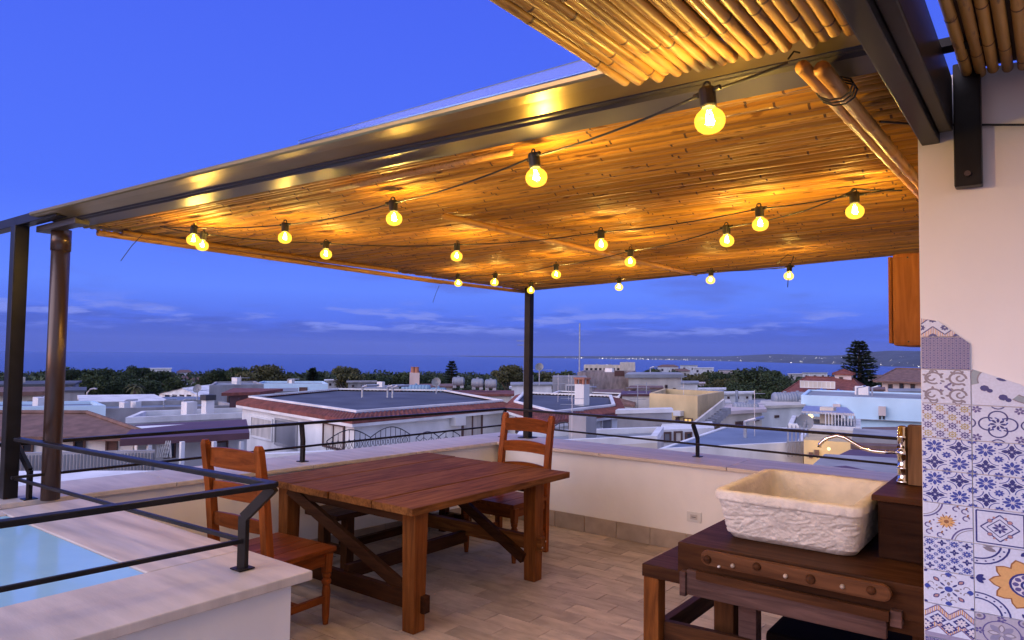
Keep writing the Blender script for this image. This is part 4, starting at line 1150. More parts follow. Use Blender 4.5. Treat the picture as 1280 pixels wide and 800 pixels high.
b = MB(); b.box((-.492, 3.475, tpz), (-.43, 3.535, tpz + .255)); tag(b.build('wooden_upright', wood('upright_wood', (.26, .16, .09), (.13, .07, .04), 'Z', .6), None, bevel=.003), 'brown wooden upright just behind the chrome tap', 'wood post')

# wall cupboard and sockets
cb_ = empty('wall_cupboard', (-.43, 3.8, 1.7), 'brown wooden cupboard hung on the house wall beyond the tiled edge', 'cupboard')
b = MB(); b.box((-.565, 3.60, 1.70), (PX - .002, 4.05, 2.122)); b.build('carcass', orangeZ, cb_, bevel=.018)
b = MB(); b.box((-.583, 3.615, 1.712), (-.567, 4.035, 2.11)); b.build('door', orangeZ, cb_, bevel=.004)
for zz in (1.72, 2.10):
    b = MB(); b.tube([(-.50, 3.598, zz), (-.50, 3.594, zz)], .004, 8); b.tube([(-.36, 3.598, zz), (-.36, 3.594, zz)], .004, 8); b.build('screw', black, cb_)
q = aty(868, 646, 5.66)
ol = empty('wall_socket', (q.x, 5.66, q.z), 'white wall socket low on the parapet behind the sink', 'socket')
b = MB(); b.box((q.x - .062, 5.648, q.z - .042), (q.x + .062, 5.659, q.z + .042)); b.build('face_plate', plastic_w, ol, bevel=.003)
b = MB(); b.box((q.x - .03, 5.643, q.z - .02), (q.x + .03, 5.6475, q.z + .02)); b.build('insert', M('socket_insert', (.52, .48, .46), .5), ol, bevel=.002)
b = MB(); b.box((q.x - .018, 5.640, q.z - .002), (q.x + .018, 5.6428, q.z + .002)); b.build('slot', black, ol)
q = atz(1020, 610, 0.1)

# ------------------------------------------------------------------ the town
def mtown(name, col, rough=.9, **k): return M(name, col, rough, var=k.pop('var', .20), scale=k.pop('scale', .9), stretch=k.pop('stretch', (1, 1, .45)), **k)
w_white = mtown('limewash_white', (.72, .71, .70)); w_blue = mtown('limewash_pale_blue', (.50, .68, .82), var=.08); w_cream = mtown('cream_render', (.60, .54, .46))
w_yel = mtown('yellow_render', (.56, .42, .22)); w_grey = mtown('grey_render', (.30, .29, .30), var=.3); w_pink = mtown('pinkish_render', (.56, .47, .45)); w_brick = mtown('bare_block_wall', (.29, .235, .225), var=.4, scale=2.5)
r_red = mtown('red_roof_tiles', (.185, .055, .042), .85, var=.35, scale=3); r_brown = mtown('brown_roof_tiles', (.17, .095, .075), .85, var=.3, scale=2.5); r_dark = mtown('bitumen_roof', (.075, .08, .10), .7, var=.35, scale=.5)
r_maroon = mtown('maroon_sheet_roof', (.105, .045, .055), .6, var=.2); r_blue = mtown('blue_grey_roof', (.165, .20, .27), .65, var=.25, scale=.5); r_grey = mtown('pale_concrete_roof', (.27, .28, .30), .85, var=.3, scale=.4)
m_glassd = M('dark_window_glass', (.03, .035, .05), .12, var=.2); m_shut = mtown('brown_shutter', (.11, .045, .035), .6); m_frame = mtown('window_frame', (.10, .05, .04), .6); m_door = mtown('grey_door', (.20, .20, .22), .6)
m_curt = mtown('pale_curtain', (.5, .46, .42), .9, stretch=(6, 6, 1)); m_lit = emit('lit_window', (1.0, .62, .22), 1.1); m_litw = emit('lit_lamp', (1.0, .72, .34), 2.5)
m_tankb = mtown('blue_plastic_tank', (.05, .16, .52), .4); m_tankg = mtown('grey_tank', (.26, .28, .33), .5); m_tankp = mtown('pale_blue_tank', (.18, .30, .42), .5); m_iron = M('wrought_iron', (.03, .03, .035), .6); m_galv = M('galvanised_metal', (.42, .43, .46), .45, metal=.6, var=.2)
m_terra = mtown('terracotta', (.38, .16, .10), .8)

ALLH = []
class House:
    """plan polygon from (pixel column, distance) corners; first edge faces the viewer"""
    def __init__(s, name, label, cat, plan, top, wall, zb=None, group=None):
        if len(plan) == 4: plan = [plan[0], plan[1], (plan[2][0], plan[1][1] + (plan[2][1] - plan[1][1]) * .55), (plan[3][0], plan[0][1] + (plan[3][1] - plan[0][1]) * .55)]
        s.p = [gxy(*q) for q in plan]
        d0 = plan[0][1]; s.nm = name
        s.zt = atd(plan[0][0], top, plan[0][1]).z if top > 50 else top
        c = sum(s.p, Vector((0, 0))) / len(s.p)
        s.zb = zb if zb is not None else ground_z(min(q[1] for q in plan)) - 1.5
        a = 0
        for i in range(len(s.p)):
            q, r_ = s.p[i], s.p[(i + 1) % len(s.p)]; a += q.x * r_.y - r_.x * q.y
        s.ccw = a > 0
        s.c = c
        s.root = empty(name, (c.x, c.y, s.zb), label, cat, group)
        if wall:
            b = MB(); b.prism(s.p if s.ccw else s.p[::-1], s.zb, s.zt); s.wall = b.build('wall', wall, s.root)
        s.d0 = d0; s.nwin = 0; ALLH.append(s)
    def off(s, d):
        """plan moved outward by d"""
        out = []; n = len(s.p)
        for i in range(n):
            a, q, c = s.p[i - 1], s.p[i], s.p[(i + 1) % n]
            def nrm(u, v):
                e = (v - u).normalized(); r_ = Vector((e.y, -e.x)); return r_ if s.ccw else -r_
            n1, n2 = nrm(a, q), nrm(q, c); k = (n1 + n2); k = k / max(.3, k.dot(n1)); out.append(q + k * d)
        return out
    def clutter(s, n, z0=None):
        z0 = s.zt + .24 if z0 is None else z0; rnd = random.Random(int(abs(s.c.x * 97 + s.c.y * 31))); ins = s.off(-.9)
        for k in range(n):
            w = [rnd.random() + .05 for _ in ins]; t = sum(w); q = sum((a * (u / t) for a, u in zip(ins, w)), Vector((0, 0)))
            kind = rnd.randrange(4); b = MB()
            if kind == 0:
                b.box((q.x - .4, q.y - .2, z0), (q.x + .4, q.y + .2, z0 + .55)); b.build('condenser_unit', plastic_w, s.root)
            elif kind == 1:
                hh = rnd.uniform(.8, 1.5); b.tube([(q.x, q.y, z0), (q.x, q.y, z0 + hh)], .014, 5)
                for m_ in range(3): b.tube([(q.x - _r0.x * .35, q.y - _r0.y * .35, z0 + hh - .1 - .18 * m_), (q.x + _r0.x * .35, q.y + _r0.y * .35, z0 + hh - .1 - .18 * m_)], .008, 4)
                b.build('aerial', m_galv, s.root)
            elif kind == 2:
                b.box((q.x - .3, q.y - .3, z0), (q.x + .3, q.y + .3, z0 + rnd.uniform(.5, 1.1))); b.build('flue', rnd.choice([w_white, w_cream, w_grey]), s.root)
            else:
                b.tube([(q.x, q.y, z0), (q.x, q.y, z0 + .5), (q.x + .3, q.y, z0 + .6), (q.x + .3, q.y + .8, z0 + .6)], .06, 6); b.build('pipe', m_galv, s.root)
    def autowin(s):
        rnd = random.Random(int(abs(s.c.x * 53 + s.c.y * 71)))
        for f in range(min(2, len(s.p))):
            L_ = (s.p[(f + 1) % len(s.p)] - s.p[f]).length; n = int(L_ / 3.2)
            for k in range(n):
                if rnd.random() < .25: continue
                u0 = L_ * (k + .5) / n - .5 + rnd.uniform(-.3, .3); z1 = s.zt - rnd.uniform(.55, .8); z0 = z1 - rnd.choice([1.1, 1.2, 2.0]); u1 = u0 + rnd.uniform(.8, 1.15)
                wo = s.panel(u0, z0, u1, z1, .003, .05, f).build('window', rnd.choice([m_frame, w_white, m_shut]), s.root)
                s.panel(u0 + .09, z0 + .09, u1 - .09, z1 - .09, .052, .06, f).build('pane', m_lit if rnd.random() < .10 else rnd.choice([m_glassd, m_glassd, m_curt, m_shut, m_door]), wo)
    def parapet(s, h=.5, t=.2, mat=None, roof=None):
        o, i_ = s.p, s.off(-t); n = len(o); b = MB()
        for k in range(n):
            j = (k + 1) % n
            q = [o[k], o[j], i_[j], i_[k]]
            b.hexa([(v.x, v.y, s.zt + .002) for v in q], [(v.x, v.y, s.zt + h) for v in q])
        b.build('parapet', mat or w_white, s.root)
        b = MB(); b.prism(s.off(-t - .01), s.zt + .002, s.zt + .03); b.build('flat_roof', roof or r_grey, s.root)
        L_ = (s.p[1] - s.p[0]).length; s.clutter(min(7, int(L_ / 2.2)), s.zt + .03)
        return s
    def slab(s, mat, over=.3, th=.25, name='roof', dz=0.002):
        b = MB(); b.prism(s.off(over), s.zt + dz, s.zt + dz + th); b.build(name, mat, s.root)
        if name == 'roof' and s.nm in ('house', 'building'): s.clutter(min(4, int((s.p[1] - s.p[0]).length / 3.5)), s.zt + dz + th)
        return s
    def eave(s, mat, inn=.22, out=.26, rise=.20, top=None, rib=.24):
        """band of roof tiles round a flat roof, ribbed"""
        a, c = s.off(out), s.off(-inn); n = len(a)
        for k in range(n):
            j = (k + 1) % n; L_ = (a[j] - a[k]).length; m_ = max(4, int(L_ / (rib / 2))); b = MB(); vs = []; fs = []
            for i in range(m_ + 1):
                t = i / m_; u = a[k].lerp(a[j], t); v = c[k].lerp(c[j], t); h = .05 * (i % 2)
                vs += [(u.x, u.y, s.zt + .02 + h), (v.x, v.y, s.zt + rise + h), (u.x, u.y, s.zt - .10)]
            for i in range(m_):
                fs += [(i * 3, i * 3 + 3, i * 3 + 4, i * 3 + 1), (i * 3 + 2, i * 3 + 5, i * 3 + 3, i * 3)]
            b.add(vs, fs); b.build('tile_eave', mat, s.root)
        b = MB(); b.prism(s.off(.25), s.zt - .22, s.zt - .02); b.build('cornice', w_white, s.root)
        o_, i_ = s.off(-inn), s.off(-inn - .16); b = MB()
        for k in range(n):
            j = (k + 1) % n; q = [o_[k], o_[j], i_[j], i_[k]]; b.hexa([(v.x, v.y, s.zt + rise + .055) for v in q], [(v.x, v.y, s.zt + rise + .13) for v in q])
        b.build('roof_kerb', w_white, s.root); s.clutter(3)
        b = MB(); b.prism(s.off(-inn + .02), s.zt + .004, s.zt + rise - .03); b.build('flat_roof', top or r_dark, s.root)
        return s
    def hip(s, mat, h, over=.4, ridge=.45):
        a = s.off(over); n = len(a); z = s.zt + .004
        m1, m2 = (a[0] + a[3]) / 2, (a[1] + a[2]) / 2
        r1, r2 = m1.lerp(m2, ridge / 2), m2.lerp(m1, ridge / 2)
        b = MB(); b.add([(q.x, q.y, z) for q in a] + [(r1.x, r1.y, z + h), (r2.x, r2.y, z + h)], [(0, 1, 5, 4), (1, 2, 5), (2, 3, 4, 5), (3, 0, 4), (3, 2, 1, 0)])
        b.add([(q.x, q.y, z - .15) for q in a] + [(q.x, q.y, z) for q in a], [(i, (i + 1) % 4, 4 + (i + 1) % 4, 4 + i) for i in range(4)])
        b.build('roof', mat, s.root)
        for u, v in ((a[0], r1), (a[1], r2), (a[3], r1), (a[2], r2)):
            b = MB(); b.tube([(u.x, u.y, z + .02), (v.x, v.y, z + h + .03)], .09, 6); b.build('hip_tiles', mat, s.root)
        b = MB(); b.tube([(r1.x, r1.y, z + h + .03), (r2.x, r2.y, z + h + .03)], .1, 6); b.build('ridge_tiles', mat, s.root)
        return s
    def gable(s, mat, h, over=.3):
        a = s.off(over); z = s.zt + .004; m1, m2 = (a[0] + a[1]) / 2, (a[2] + a[3]) / 2
        b = MB(); b.add([(q.x, q.y, z) for q in a] + [(m1.x, m1.y, z + h), (m2.x, m2.y, z + h)], [(1, 2, 5, 4), (3, 0, 4, 5), (3, 2, 1, 0)]); b.build('roof', mat, s.root)
        a = s.p; m1, m2 = (a[0] + a[1]) / 2, (a[2] + a[3]) / 2
        b = MB(); b.add([(a[0].x, a[0].y, s.zt), (a[1].x, a[1].y, s.zt), (m1.x, m1.y, z + h - .05)], [(0, 1, 2)]); b.build('gable_wall', w_white, s.root)
        return s
    def on(s, px, py, f=0):
        """pixel -> (along, height) on wall face f"""
        a, c = s.p[f], s.p[(f + 1) % len(s.p)]; e = (c - a).normalized(); nn = Vector((e.y, -e.x))
        d = ray(px, py); k = ((a - Vector((0, 0))).dot(nn)) / (d.x * nn.x + d.y * nn.y)
        q = EYEP + d * k; return (Vector((q.x, q.y)) - a).dot(e), q.z
    def panel(s, u0, z0, u1, z1, d0, d1, f=0):
        a, c = s.p[f], s.p[(f + 1) % len(s.p)]; e = (c - a).normalized(); nn = Vector((e.y, -e.x))
        if nn.dot(s.c - a) > 0: nn = -nn
        P = lambda u, d, z: (a.x + e.x * u + nn.x * d, a.y + e.y * u + nn.y * d, z)
        b = MB(); b.hexa([P(u0, d0, z0), P(u1, d0, z0), P(u1, d1, z0), P(u0, d1, z0)], [P(u0, d0, z1), P(u1, d0, z1), P(u1, d1, z1), P(u0, d1, z1)]); return b
    def win(s, x0, y0, x1, y1, f=0, pane=None, frame=None, name='window', shutters=False, bars=0):
        s.nwin += 1
        (u0, za), (u1, zb_) = s.on(x0, y0, f), s.on(x1, y1, f); u0, u1 = min(u0, u1), max(u0, u1); z0, z1 = min(za, zb_), max(za, zb_)
        t = max(.06, .08 * min(u1 - u0, z1 - z0))
        w_ = MB()
        for q in ((u0, z0, u1, z0 + t), (u0, z1 - t, u1, z1), (u0, z0 + t, u0 + t, z1 - t), (u1 - t, z0 + t, u1, z1 - t)):
            bb = s.panel(q[0], q[1], q[2], q[3], .003, .07, f); w_.add(bb.v, bb.f)
        for k in range(bars):
            uu = u0 + (u1 - u0) * (k + 1) / (bars + 1); bb = s.panel(uu - t * .4, z0 + t, uu + t * .4, z1 - t, .01, .06, f); w_.add(bb.v, bb.f)
        wo = w_.build(name, frame or m_frame, s.root)
        s.panel(u0 + t, z0 + t, u1 - t, z1 - t, .004, .03, f).build('pane', pane or m_glassd, wo)
        if shutters:
            for ua, ub in ((u0 - (u1 - u0) * .5, u0 - .02), (u1 + .02, u1 + (u1 - u0) * .5)): s.panel(ua, z0, ub, z1, .004, .06, f).build('shutter', m_shut, s.root)
        return wo
    def chim(s, px, y0, y1, d, w_=.5, mat=None, cap=True):
        q = gxy(px, d); za, zb_ = atd(px, y1, d).z, atd(px, y0, d).z
        b = MB(); b.box((q.x - w_ / 2, q.y - w_ / 2, min(za, s.zt + .05)), (q.x + w_ / 2, q.y + w_ / 2, zb_)); c_ = b.build('chimney', mat or w_white, s.root)
        if cap:
            b = MB()
            for dx in (-.4, .4):
                for dy in (-.4, .4): b.box((q.x + dx * w_ - .06, q.y + dy * w_ - .06, zb_ + .002), (q.x + dx * w_ + .06, q.y + dy * w_ + .06, zb_ + .22))
            b.box((q.x - w_ * .6, q.y - w_ * .6, zb_ + .222), (q.x + w_ * .6, q.y + w_ * .6, zb_ + .30)); b.build('cap', m_terra, c_)
        return s

def tank(px, py, d, ln, r_, mat, label, ang=0.0, grp='water tanks on the roofs'):
    p = atd(px, py, d)
    o = empty('water_tank', (p.x, p.y, p.z - r_ - .12), label, 'water tank', grp)
    e = Vector((_r0.x * math.cos(ang) - _r0.y * math.sin(ang), _r0.x * math.sin(ang) + _r0.y * math.cos(ang), 0))
    n = 9; pts, rad = [], []
    pts += [p - e * ln / 2, p - e * (ln / 2 - .03), p - e * (ln / 2 - .1)]; rad += [r_ * .5, r_ * .85, r_ * .98]
    for i in range(1, n):
        for t_, k in ((-.05, 1), (-.03, 1.05), (.03, 1.05), (.05, 1)): pts.append(p + e * (ln * (i / n - .5) + t_ * ln / 3)); rad.append(r_ * k)
    pts += [p + e * (ln / 2 - .1), p + e * (ln / 2 - .03), p + e * ln / 2]; rad += [r_ * .98, r_ * .85, r_ * .5]
    b = MB(); b.tube(pts, rad, 14); b.build('shell', mat, o, smooth=True)
    for k in (-.3, .3):
        q = p + e * ln * k; b = MB(); b.beam(q - Vector((0, 0, r_ + .12)), q - Vector((0, 0, r_ * .6)), .25, r_ * 1.2, up=(e.y, -e.x, 0)); b.build('cradle', m_galv, o)
    b = MB(); b.lathe([(r_ * .3, 0), (r_ * .3, .08), (0, .1)], p + Vector((0, 0, r_ * .97)), 10); b.build('lid', mat, o)
    return o
def mast(px, y0, y1, d, label, r_=.04, arms=0, name='antenna_mast', dish=False):
    a, c = atd(px, y1, d), atd(px, y0, d); c = Vector((a.x, a.y, c.z))
    o = empty(name, a, label, 'antenna')
    b = MB(); b.tube([a, c], r_, 6); b.build('pole', m_galv, o)
    for k in range(arms):
        z = c.z - .15 - .35 * k; b = MB(); w_ = .7 - .1 * k
        b.tube([(a.x - _r0.x * w_, a.y - _r0.y * w_, z), (a.x + _r0.x * w_, a.y + _r0.y * w_, z)], r_ * .5, 5)
        for t in range(5):
            uu = -w_ + 2 * w_ * t / 4; b.tube([(a.x + _r0.x * uu + FW.x * .25, a.y + _r0.y * uu + FW.y * .25, z), (a.x + _r0.x * uu - FW.x * .25, a.y + _r0.y * uu - FW.y * .25, z)], r_ * .35, 5)
        b.build('aerial', m_galv, o)
    if dish:
        q = Vector((a.x, a.y, c.z)); n_ = Vector((.45, -.8, .4)).normalized(); u = n_.cross(Vector((0, 0, 1))).normalized(); v = u.cross(n_); b = MB(); vs = [q - n_ * .12]; fs = []
        for ri in (1, 2, 3):
            for k in range(18): vs.append(q - n_ * .12 + n_ * .02 * ri * ri + (u * math.cos(k * .349) + v * math.sin(k * .349)) * dish * ri / 3)
        fs += [(0, 1 + k, 1 + (k + 1) % 18) for k in range(18)]
        for ri in range(2): fs += [(1 + ri * 18 + k, 1 + ri * 18 + 18 + k, 1 + ri * 18 + 18 + (k + 1) % 18, 1 + ri * 18 + (k + 1) % 18) for k in range(18)]
        b.add(vs, fs); b.build('dish', r_grey, o, smooth=True)
        b = MB(); b.tube([q - n_ * .1 - v * dish * .9, q + n_ * dish * .7], .02, 5); b.build('feed_arm', m_galv, o)
    return o

# --- left side, near to far
h = House('house', 'low white house with a brown hipped roof behind the left posts', 'house', [(-40, 25), (171, 25.5), (120, 34), (-60, 33)], 543, w_white).hip(r_brown, .55, .5)
h.win(93, 541, 107, 562, pane=m_glassd); h.win(28, 552, 42, 566); h.win(133, 548, 147, 568, pane=m_shut)
h = House('garden_wall', 'grey corrugated wall below the brown hipped roof', 'wall', [(12, 21), (198, 22), (198, 22.3), (12, 21.3)], 566, w_grey)
x0 = gxy(12, 21); x1 = gxy(198, 22)
for i in range(44):
    q = x0.lerp(x1, (i + .5) / 44); b = MB(); b.box((q.x - .045, q.y - .09, h.zt - .75), (q.x + .045, q.y - .02, h.zt - .06)); b.build('rib', w_grey, h.root)
House('yard_building', 'low white flat-roofed outbuilding just below the left parapet', 'building', [(-60, 16.5), (215, 17), (205, 21), (-60, 20.5)], 616, w_grey).slab(w_white, .1, .12)
h = House('house', 'white wall house under the maroon sheet roof', 'house', [(176, 23.6), (312, 26), (305, 31), (170, 29)], 545, w_white); h.win(262, 552, 284, 575, pane=m_door); h.win(205, 549, 219, 572)
sh = empty('shed_roof', (gxy(240, 25).x, gxy(240, 25).y, -3), 'maroon sheet canopy roof on posts left of the white house', 'canopy')
P4 = [atd(150, 549, 22), atd(312, 541, 24.5), atd(308, 524, 29.5), atd(170, 531, 27.5)]
b = MB(); b.hexa([q - Vector((0, 0, .22)) for q in P4], P4); b.build('roof', r_maroon, sh)
for px_, d_ in ((187, 22.6), (228, 22.6), (268, 23.4), (302, 24.3)):
    q = atd(px_, 548, d_); b = MB(); b.box((q.x - .06, q.y - .06, -7), (q.x + .06, q.y + .06, q.z - .1)); b.build('post', w_white, sh)
b = MB(); q0, q1 = atd(197, 553, 22.8), atd(213, 572, 22.8)
lat = empty('trellis', (q0.x, q0.y, q1.z), 'pale lattice trellis under the maroon canopy', 'trellis')
for k in range(7):
    for d_ in (0, 1):
        xa = 197 + 16 * k / 6; xb = xa + (5 if d_ else -5); xb = min(214, max(196, xb)); b = MB(); b.tube([atd(xa, 551, 22.8 + .04 * d_), atd(xb, 572, 22.8 + .04 * d_)], .016, 4); b.build('slat', w_white, lat)
h = House('pavilion', 'white flat-topped pavilion with dark openings among the left roofs', 'building', [(116, 58), (199, 60), (184, 72), (112, 70)], 505, w_white).slab(w_white, .8, .25)
for k in range(6): h.win(121 + 12 * k, 507, 129 + 12 * k, 515)
House('warehouse', 'long grey flat-roofed building in front of the white pavilion', 'building', [(60, 46), (300, 52), (270, 62), (85, 57)], 519, w_grey).parapet(.35, .3, w_grey, r_blue)
House('warehouse', 'low pale-roofed building strip just behind the maroon canopy', 'building', [(160, 36), (318, 40), (310, 46), (180, 43)], 529, w_grey).parapet(.3, .25, w_white, r_grey)
House('pool_house', 'pale blue low wall building behind the left posts', 'building', [(-20, 38), (135, 40), (120, 46), (-20, 44)], 513, w_blue).parapet(.2, .2, w_blue, r_blue)
h = House('house', 'cream house with a brown roof edge between the two left posts', 'house', [(-30, 52), (54, 54), (60, 64), (-30, 62)], 495, w_cream).slab(r_brown, .5, .3); h.win(34, 501, 48, 511, pane=m_curt); h.win(8, 500, 18, 511)
House('building', 'long low dark-roofed building far behind the left posts', 'building', [(-30, 75), (92, 80), (100, 92), (-30, 88)], 483, w_grey).slab(r_dark, .3, .2)
h = House('warehouse', 'white gabled warehouse in front of the dark trees', 'warehouse', [(201, 78), (262, 70), (300, 84), (232, 92)], 492, w_white); h.gable(w_white, .9, .2)
for k in range(4): h.win(207 + 9 * k, 493, 212 + 9 * k, 500)
h = House('building', 'blank grey rendered block right of the white warehouse', 'building', [(263, 55), (331, 58), (320, 68), (270, 66)], 484, w_grey).parapet(.15, .2, w_grey)
h = House('building', 'long pale blue block with a small dark doorway beyond the white house', 'building', [(318, 82), (411, 84), (405, 96), (330, 94)], 482, w_blue).parapet(.25, .2, w_blue); h.win(374, 484, 384, 497, pane=m_shut, name='door'); h.win(345, 486, 350, 491)
h = House('outbuilding', 'small maroon hut with a red slab roof beside the white house', 'building', [(289, 43), (320, 44), (345, 50), (300, 51)], 494, r_maroon).slab(r_red, .4, .18)
ch = empty('chimney_stack', (gxy(262, 39).x, gxy(262, 39).y, -3), 'slender white chimney with a black cap left of the red-edged house', 'chimney')
q = gxy(262, 39); z0, z1 = atd(262, 527, 39).z, atd(262, 500, 39).z
b = MB(); b.box((q.x - .24, q.y - .24, z0 - 1), (q.x + .24, q.y + .24, z1)); b.build('shaft', w_white, ch); b = MB(); b.box((q.x - .3, q.y - .3, z1 + .002), (q.x + .3, q.y + .3, z1 + .3)); b.build('cap', m_iron, ch)
for xa, xb, yt, d_, wm, rm, lb in ((62, 108, 490, 66, w_grey, r_dark, 'low dark-roofed shed left of the curved street lamp'), (205, 262, 503, 63, w_grey, r_blue, 'blue-grey flat roof just below the white warehouse'), (340, 372, 491, 66, w_cream, r_grey, 'low cream block in front of the long pale blue block'),
        (455, 498, 487, 72, w_white, r_grey, 'white block left of the stone chimney'), (528, 566, 485, 66, w_cream, r_brown, 'cream block right of the stone chimney'), (640, 690, 482, 82, w_white, r_grey, 'white strip building behind the leaning aerial'),
        (735, 778, 493, 52, w_white, r_brown, 'white block with dark tiles behind the roof chimney'), (822, 872, 480, 84, w_white, r_grey, 'white block right behind the cream house'), (856, 902, 494, 56, w_blue, r_blue, 'pale blue block behind the yellow house'),
        (938, 966, 507, 46, w_white, r_grey, 'small white block between the cream box and the grey tanks'), (1068, 1104, 489, 62, w_grey, r_brown, 'grey block at the foot of the tall pine'), (1112, 1150, 491, 58, w_pink, r_grey, 'pinkish block in front of the right-hand villa')):
    House('building', lb, 'building', [(xa, d_), (xb, d_ * 1.02), (xb, d_ * 1.16), (xa, d_ * 1.14)], yt, wm).slab(rm, .15, .15)
# --- the white house with red tile edging
h = House('house', 'large white house with red tile edging around its dark flat roof', 'house', [(305, 33.9), (445, 26.2), (637, 33.5), (560, 42), (420, 42)], 505, w_white)
h.zt = -0.95
for o_ in list(h.root.children): bpy.data.objects.remove(o_)
b = MB(); b.prism(h.p if h.ccw else h.p[::-1], h.zb, h.zt); b.build('wall', w_white, h.root); h.eave(r_red)
h.win(315, 519, 341, 552, 0, pane=m_curt, frame=w_white, name='garage_door'); h.win(345, 522, 372, 562, 0, pane=m_door, name='garage_door', frame=w_grey); h.win(405, 527, 431, 564, 0, pane=m_curt, bars=1, name='door')
h.win(577, 516, 602, 546, 1, pane=m_curt, bars=1)
bb = h.panel(*h.on(562, 532, 1), *h.on(575, 520, 1), .01, .35, 1); bb.build('air_conditioner', plastic_w, h.root)
h = House('house', 'white house wing with red tile edging right of the corner post', 'house', [(637, 33.0), (692, 27.0), (776, 31.5), (770, 39), (650, 41)], 505, w_white)
h.zt = -0.95
for o_ in list(h.root.children): bpy.data.objects.remove(o_)
b = MB(); b.prism(h.p if h.ccw else h.p[::-1], h.zb, h.zt); b.build('wall', w_white, h.root); h.eave(r_red)
h.win(724, 524, 735, 544, 1, pane=m_curt); h.win(751, 520, 764, 552, 1, pane=m_door, frame=w_white); h.win(646, 519, 655, 545, 0, pane=m_glassd)
h.chim(728, 480, 503, 33, .5, w_white)
House('house', 'white house behind with a second strip of dark roof tiles', 'house', [(676, 47), (786, 44), (790, 54), (690, 56)], 500, w_white).eave(r_brown, .6, .4, .3, r_brown)
# iron balcony fences
def iron_fence(p, q, h_, label, n=12):
    o = empty('iron_fence', p, label, 'fence'); p, q = Vector(p), Vector(q)
    for k in range(n + 1):
        a = p.lerp(q, k / n); b = MB(); hh = h_ * (.55 + .45 * abs(math.sin(math.pi * 2 * k / n)))
        b.tube([a, a + Vector((0, 0, hh))], .014, 4); b.build('bar', m_iron, o)
    for d_ in (-1, 1):
        for k in range(n):
            a = p.lerp(q, k / n); c = p.lerp(q, (k + 1) / n); h1 = h_ * .55
            b = MB()
            if d_ > 0: b.tube([a, c + Vector((0, 0, h1))], .010, 4)
            else: b.tube([a + Vector((0, 0, h1)), c], .010, 4)
            b.build('lattice_bar', m_iron, o)
    pts = []
    for k in range(4 * n + 1):
        t = k / (4 * n); pts.append(p.lerp(q, t) + Vector((0, 0, h_ * (.55 + .45 * abs(math.sin(math.pi * 2 * t))))))
    b = MB(); b.tube(pts, .018, 5); b.build('top_rail', m_iron, o)
iron_fence(atd(408, 566, 22.5), atd(512, 556, 25), .68, 'curly wrought-iron fence before the white house, left of its window', 16)
iron_fence(atd(520, 556, 25.2), atd(575, 553, 26.5), .45, 'low wrought-iron fence with a round arch below the window', 6)
iron_fence(atd(655, 549, 24), atd(722, 551, 23), .6, 'wrought-iron fence seen through the far chair', 12)
House('terrace_wall', 'low white terrace wall in front of the large white house', 'wall', [(270, 21), (420, 22.5), (420, 23), (270, 21.5)], 570, w_white)
House('terrace_wall', 'white yard wall strip below the iron fences', 'wall', [(420, 22), (620, 25.5), (620, 25.9), (420, 22.4)], 566, w_white)
House('yard_building', 'low pale yard building below the right-hand fence', 'building', [(640, 19), (822, 21), (830, 26), (650, 24)], 562, w_cream).parapet(.2, .2, w_white, r_grey)
h = House('building', 'unfinished grey block wall beside the corner post mast', 'building', [(691, 62), (734, 63), (732, 70), (692, 69)], 471, w_grey)
h = House('building', 'unfinished rough stone building behind the roof chimney', 'building', [(722, 66), (788, 68), (795, 80), (730, 80)], 469, w_brick).parapet(.3, .2, w_brick, r_grey); h.win(768, 463.5, 780, 470, pane=m_shut)
h = House('house', 'cream house with two narrow windows beyond the yellow house', 'house', [(786, 62), (851, 64), (846, 76), (790, 75)], 472, w_cream).slab(r_grey, .3, .3)
h.win(799, 482, 807, 488); h.win(831, 481, 834, 489); h.win(841, 485, 844, 494, name='door')
House('building', 'rubble wall block in front of the cream house', 'building', [(788, 52), (827, 53), (826, 58), (790, 58)], 487, w_brick).slab(r_brown, .15, .15)
h = House('house', 'white block with a maroon edge left of the yellow house', 'house', [(778, 45), (812, 45.5), (812, 52), (780, 52)], 495, w_white).slab(r_maroon, .1, .12)
h = House('house', 'yellow house with a lit window and an air conditioner', 'house', [(812, 40), (872, 38), (905, 47), (830, 50)], 499, w_yel).parapet(.35, .2, w_yel, r_grey)
h.win(855, 522, 866, 536, pane=m_lit, frame=m_shut, bars=1); h.win(845, 521, 849.5, 531, pane=m_shut)
bb = h.panel(*h.on(846, 519), *h.on(855, 513.5), .01, .4); bb.build('air_conditioner', plastic_w, h.root)
h.win(816, 515, 832, 520, pane=w_cream, frame=w_yel)
h = House('building', 'dark stained grey wall below the yellow house', 'building', [(772, 27), (840, 28), (838, 29), (775, 28)], 517, w_grey).slab(w_white, .05, .15)
h = House('building', 'small white annexe with grey doors below the yellow house', 'building', [(825, 25.5), (893, 26.5), (890, 31), (828, 30)], 537, w_white)
h.win(828, 540, 838, 552, pane=m_door); h.win(842, 539, 852, 553, pane=w_cream); h.win(856, 540, 864, 549, pane=m_glassd)
st = empty('outside_stairs', (gxy(885, 31).x, gxy(885, 31).y, -6), 'grey outside staircase right of the yellow house', 'stairs')
for k in range(9):
    q = atd(874 + 3.3 * k, 531 - 2.6 * k, 30 + .5 * k); b = MB(); b.box((q.x - .3, q.y - .6, q.z - .3), (q.x + .3, q.y + .6, q.z)); b.build('step', w_grey, st)
b = MB(); b.beam(atd(868, 533, 29.5), atd(905, 503, 34.5), .1, .35); b.build('stringer', w_cream, st)
h = House('house', 'cream box house with a brown shutter and roof tank', 'house', [(900, 36), (952, 38), (948, 46), (905, 44)], 518, w_cream).slab(w_pink, .25, .18)
h.win(919, 527, 931, 540, pane=m_shut); h.win(942, 523, 948, 526)
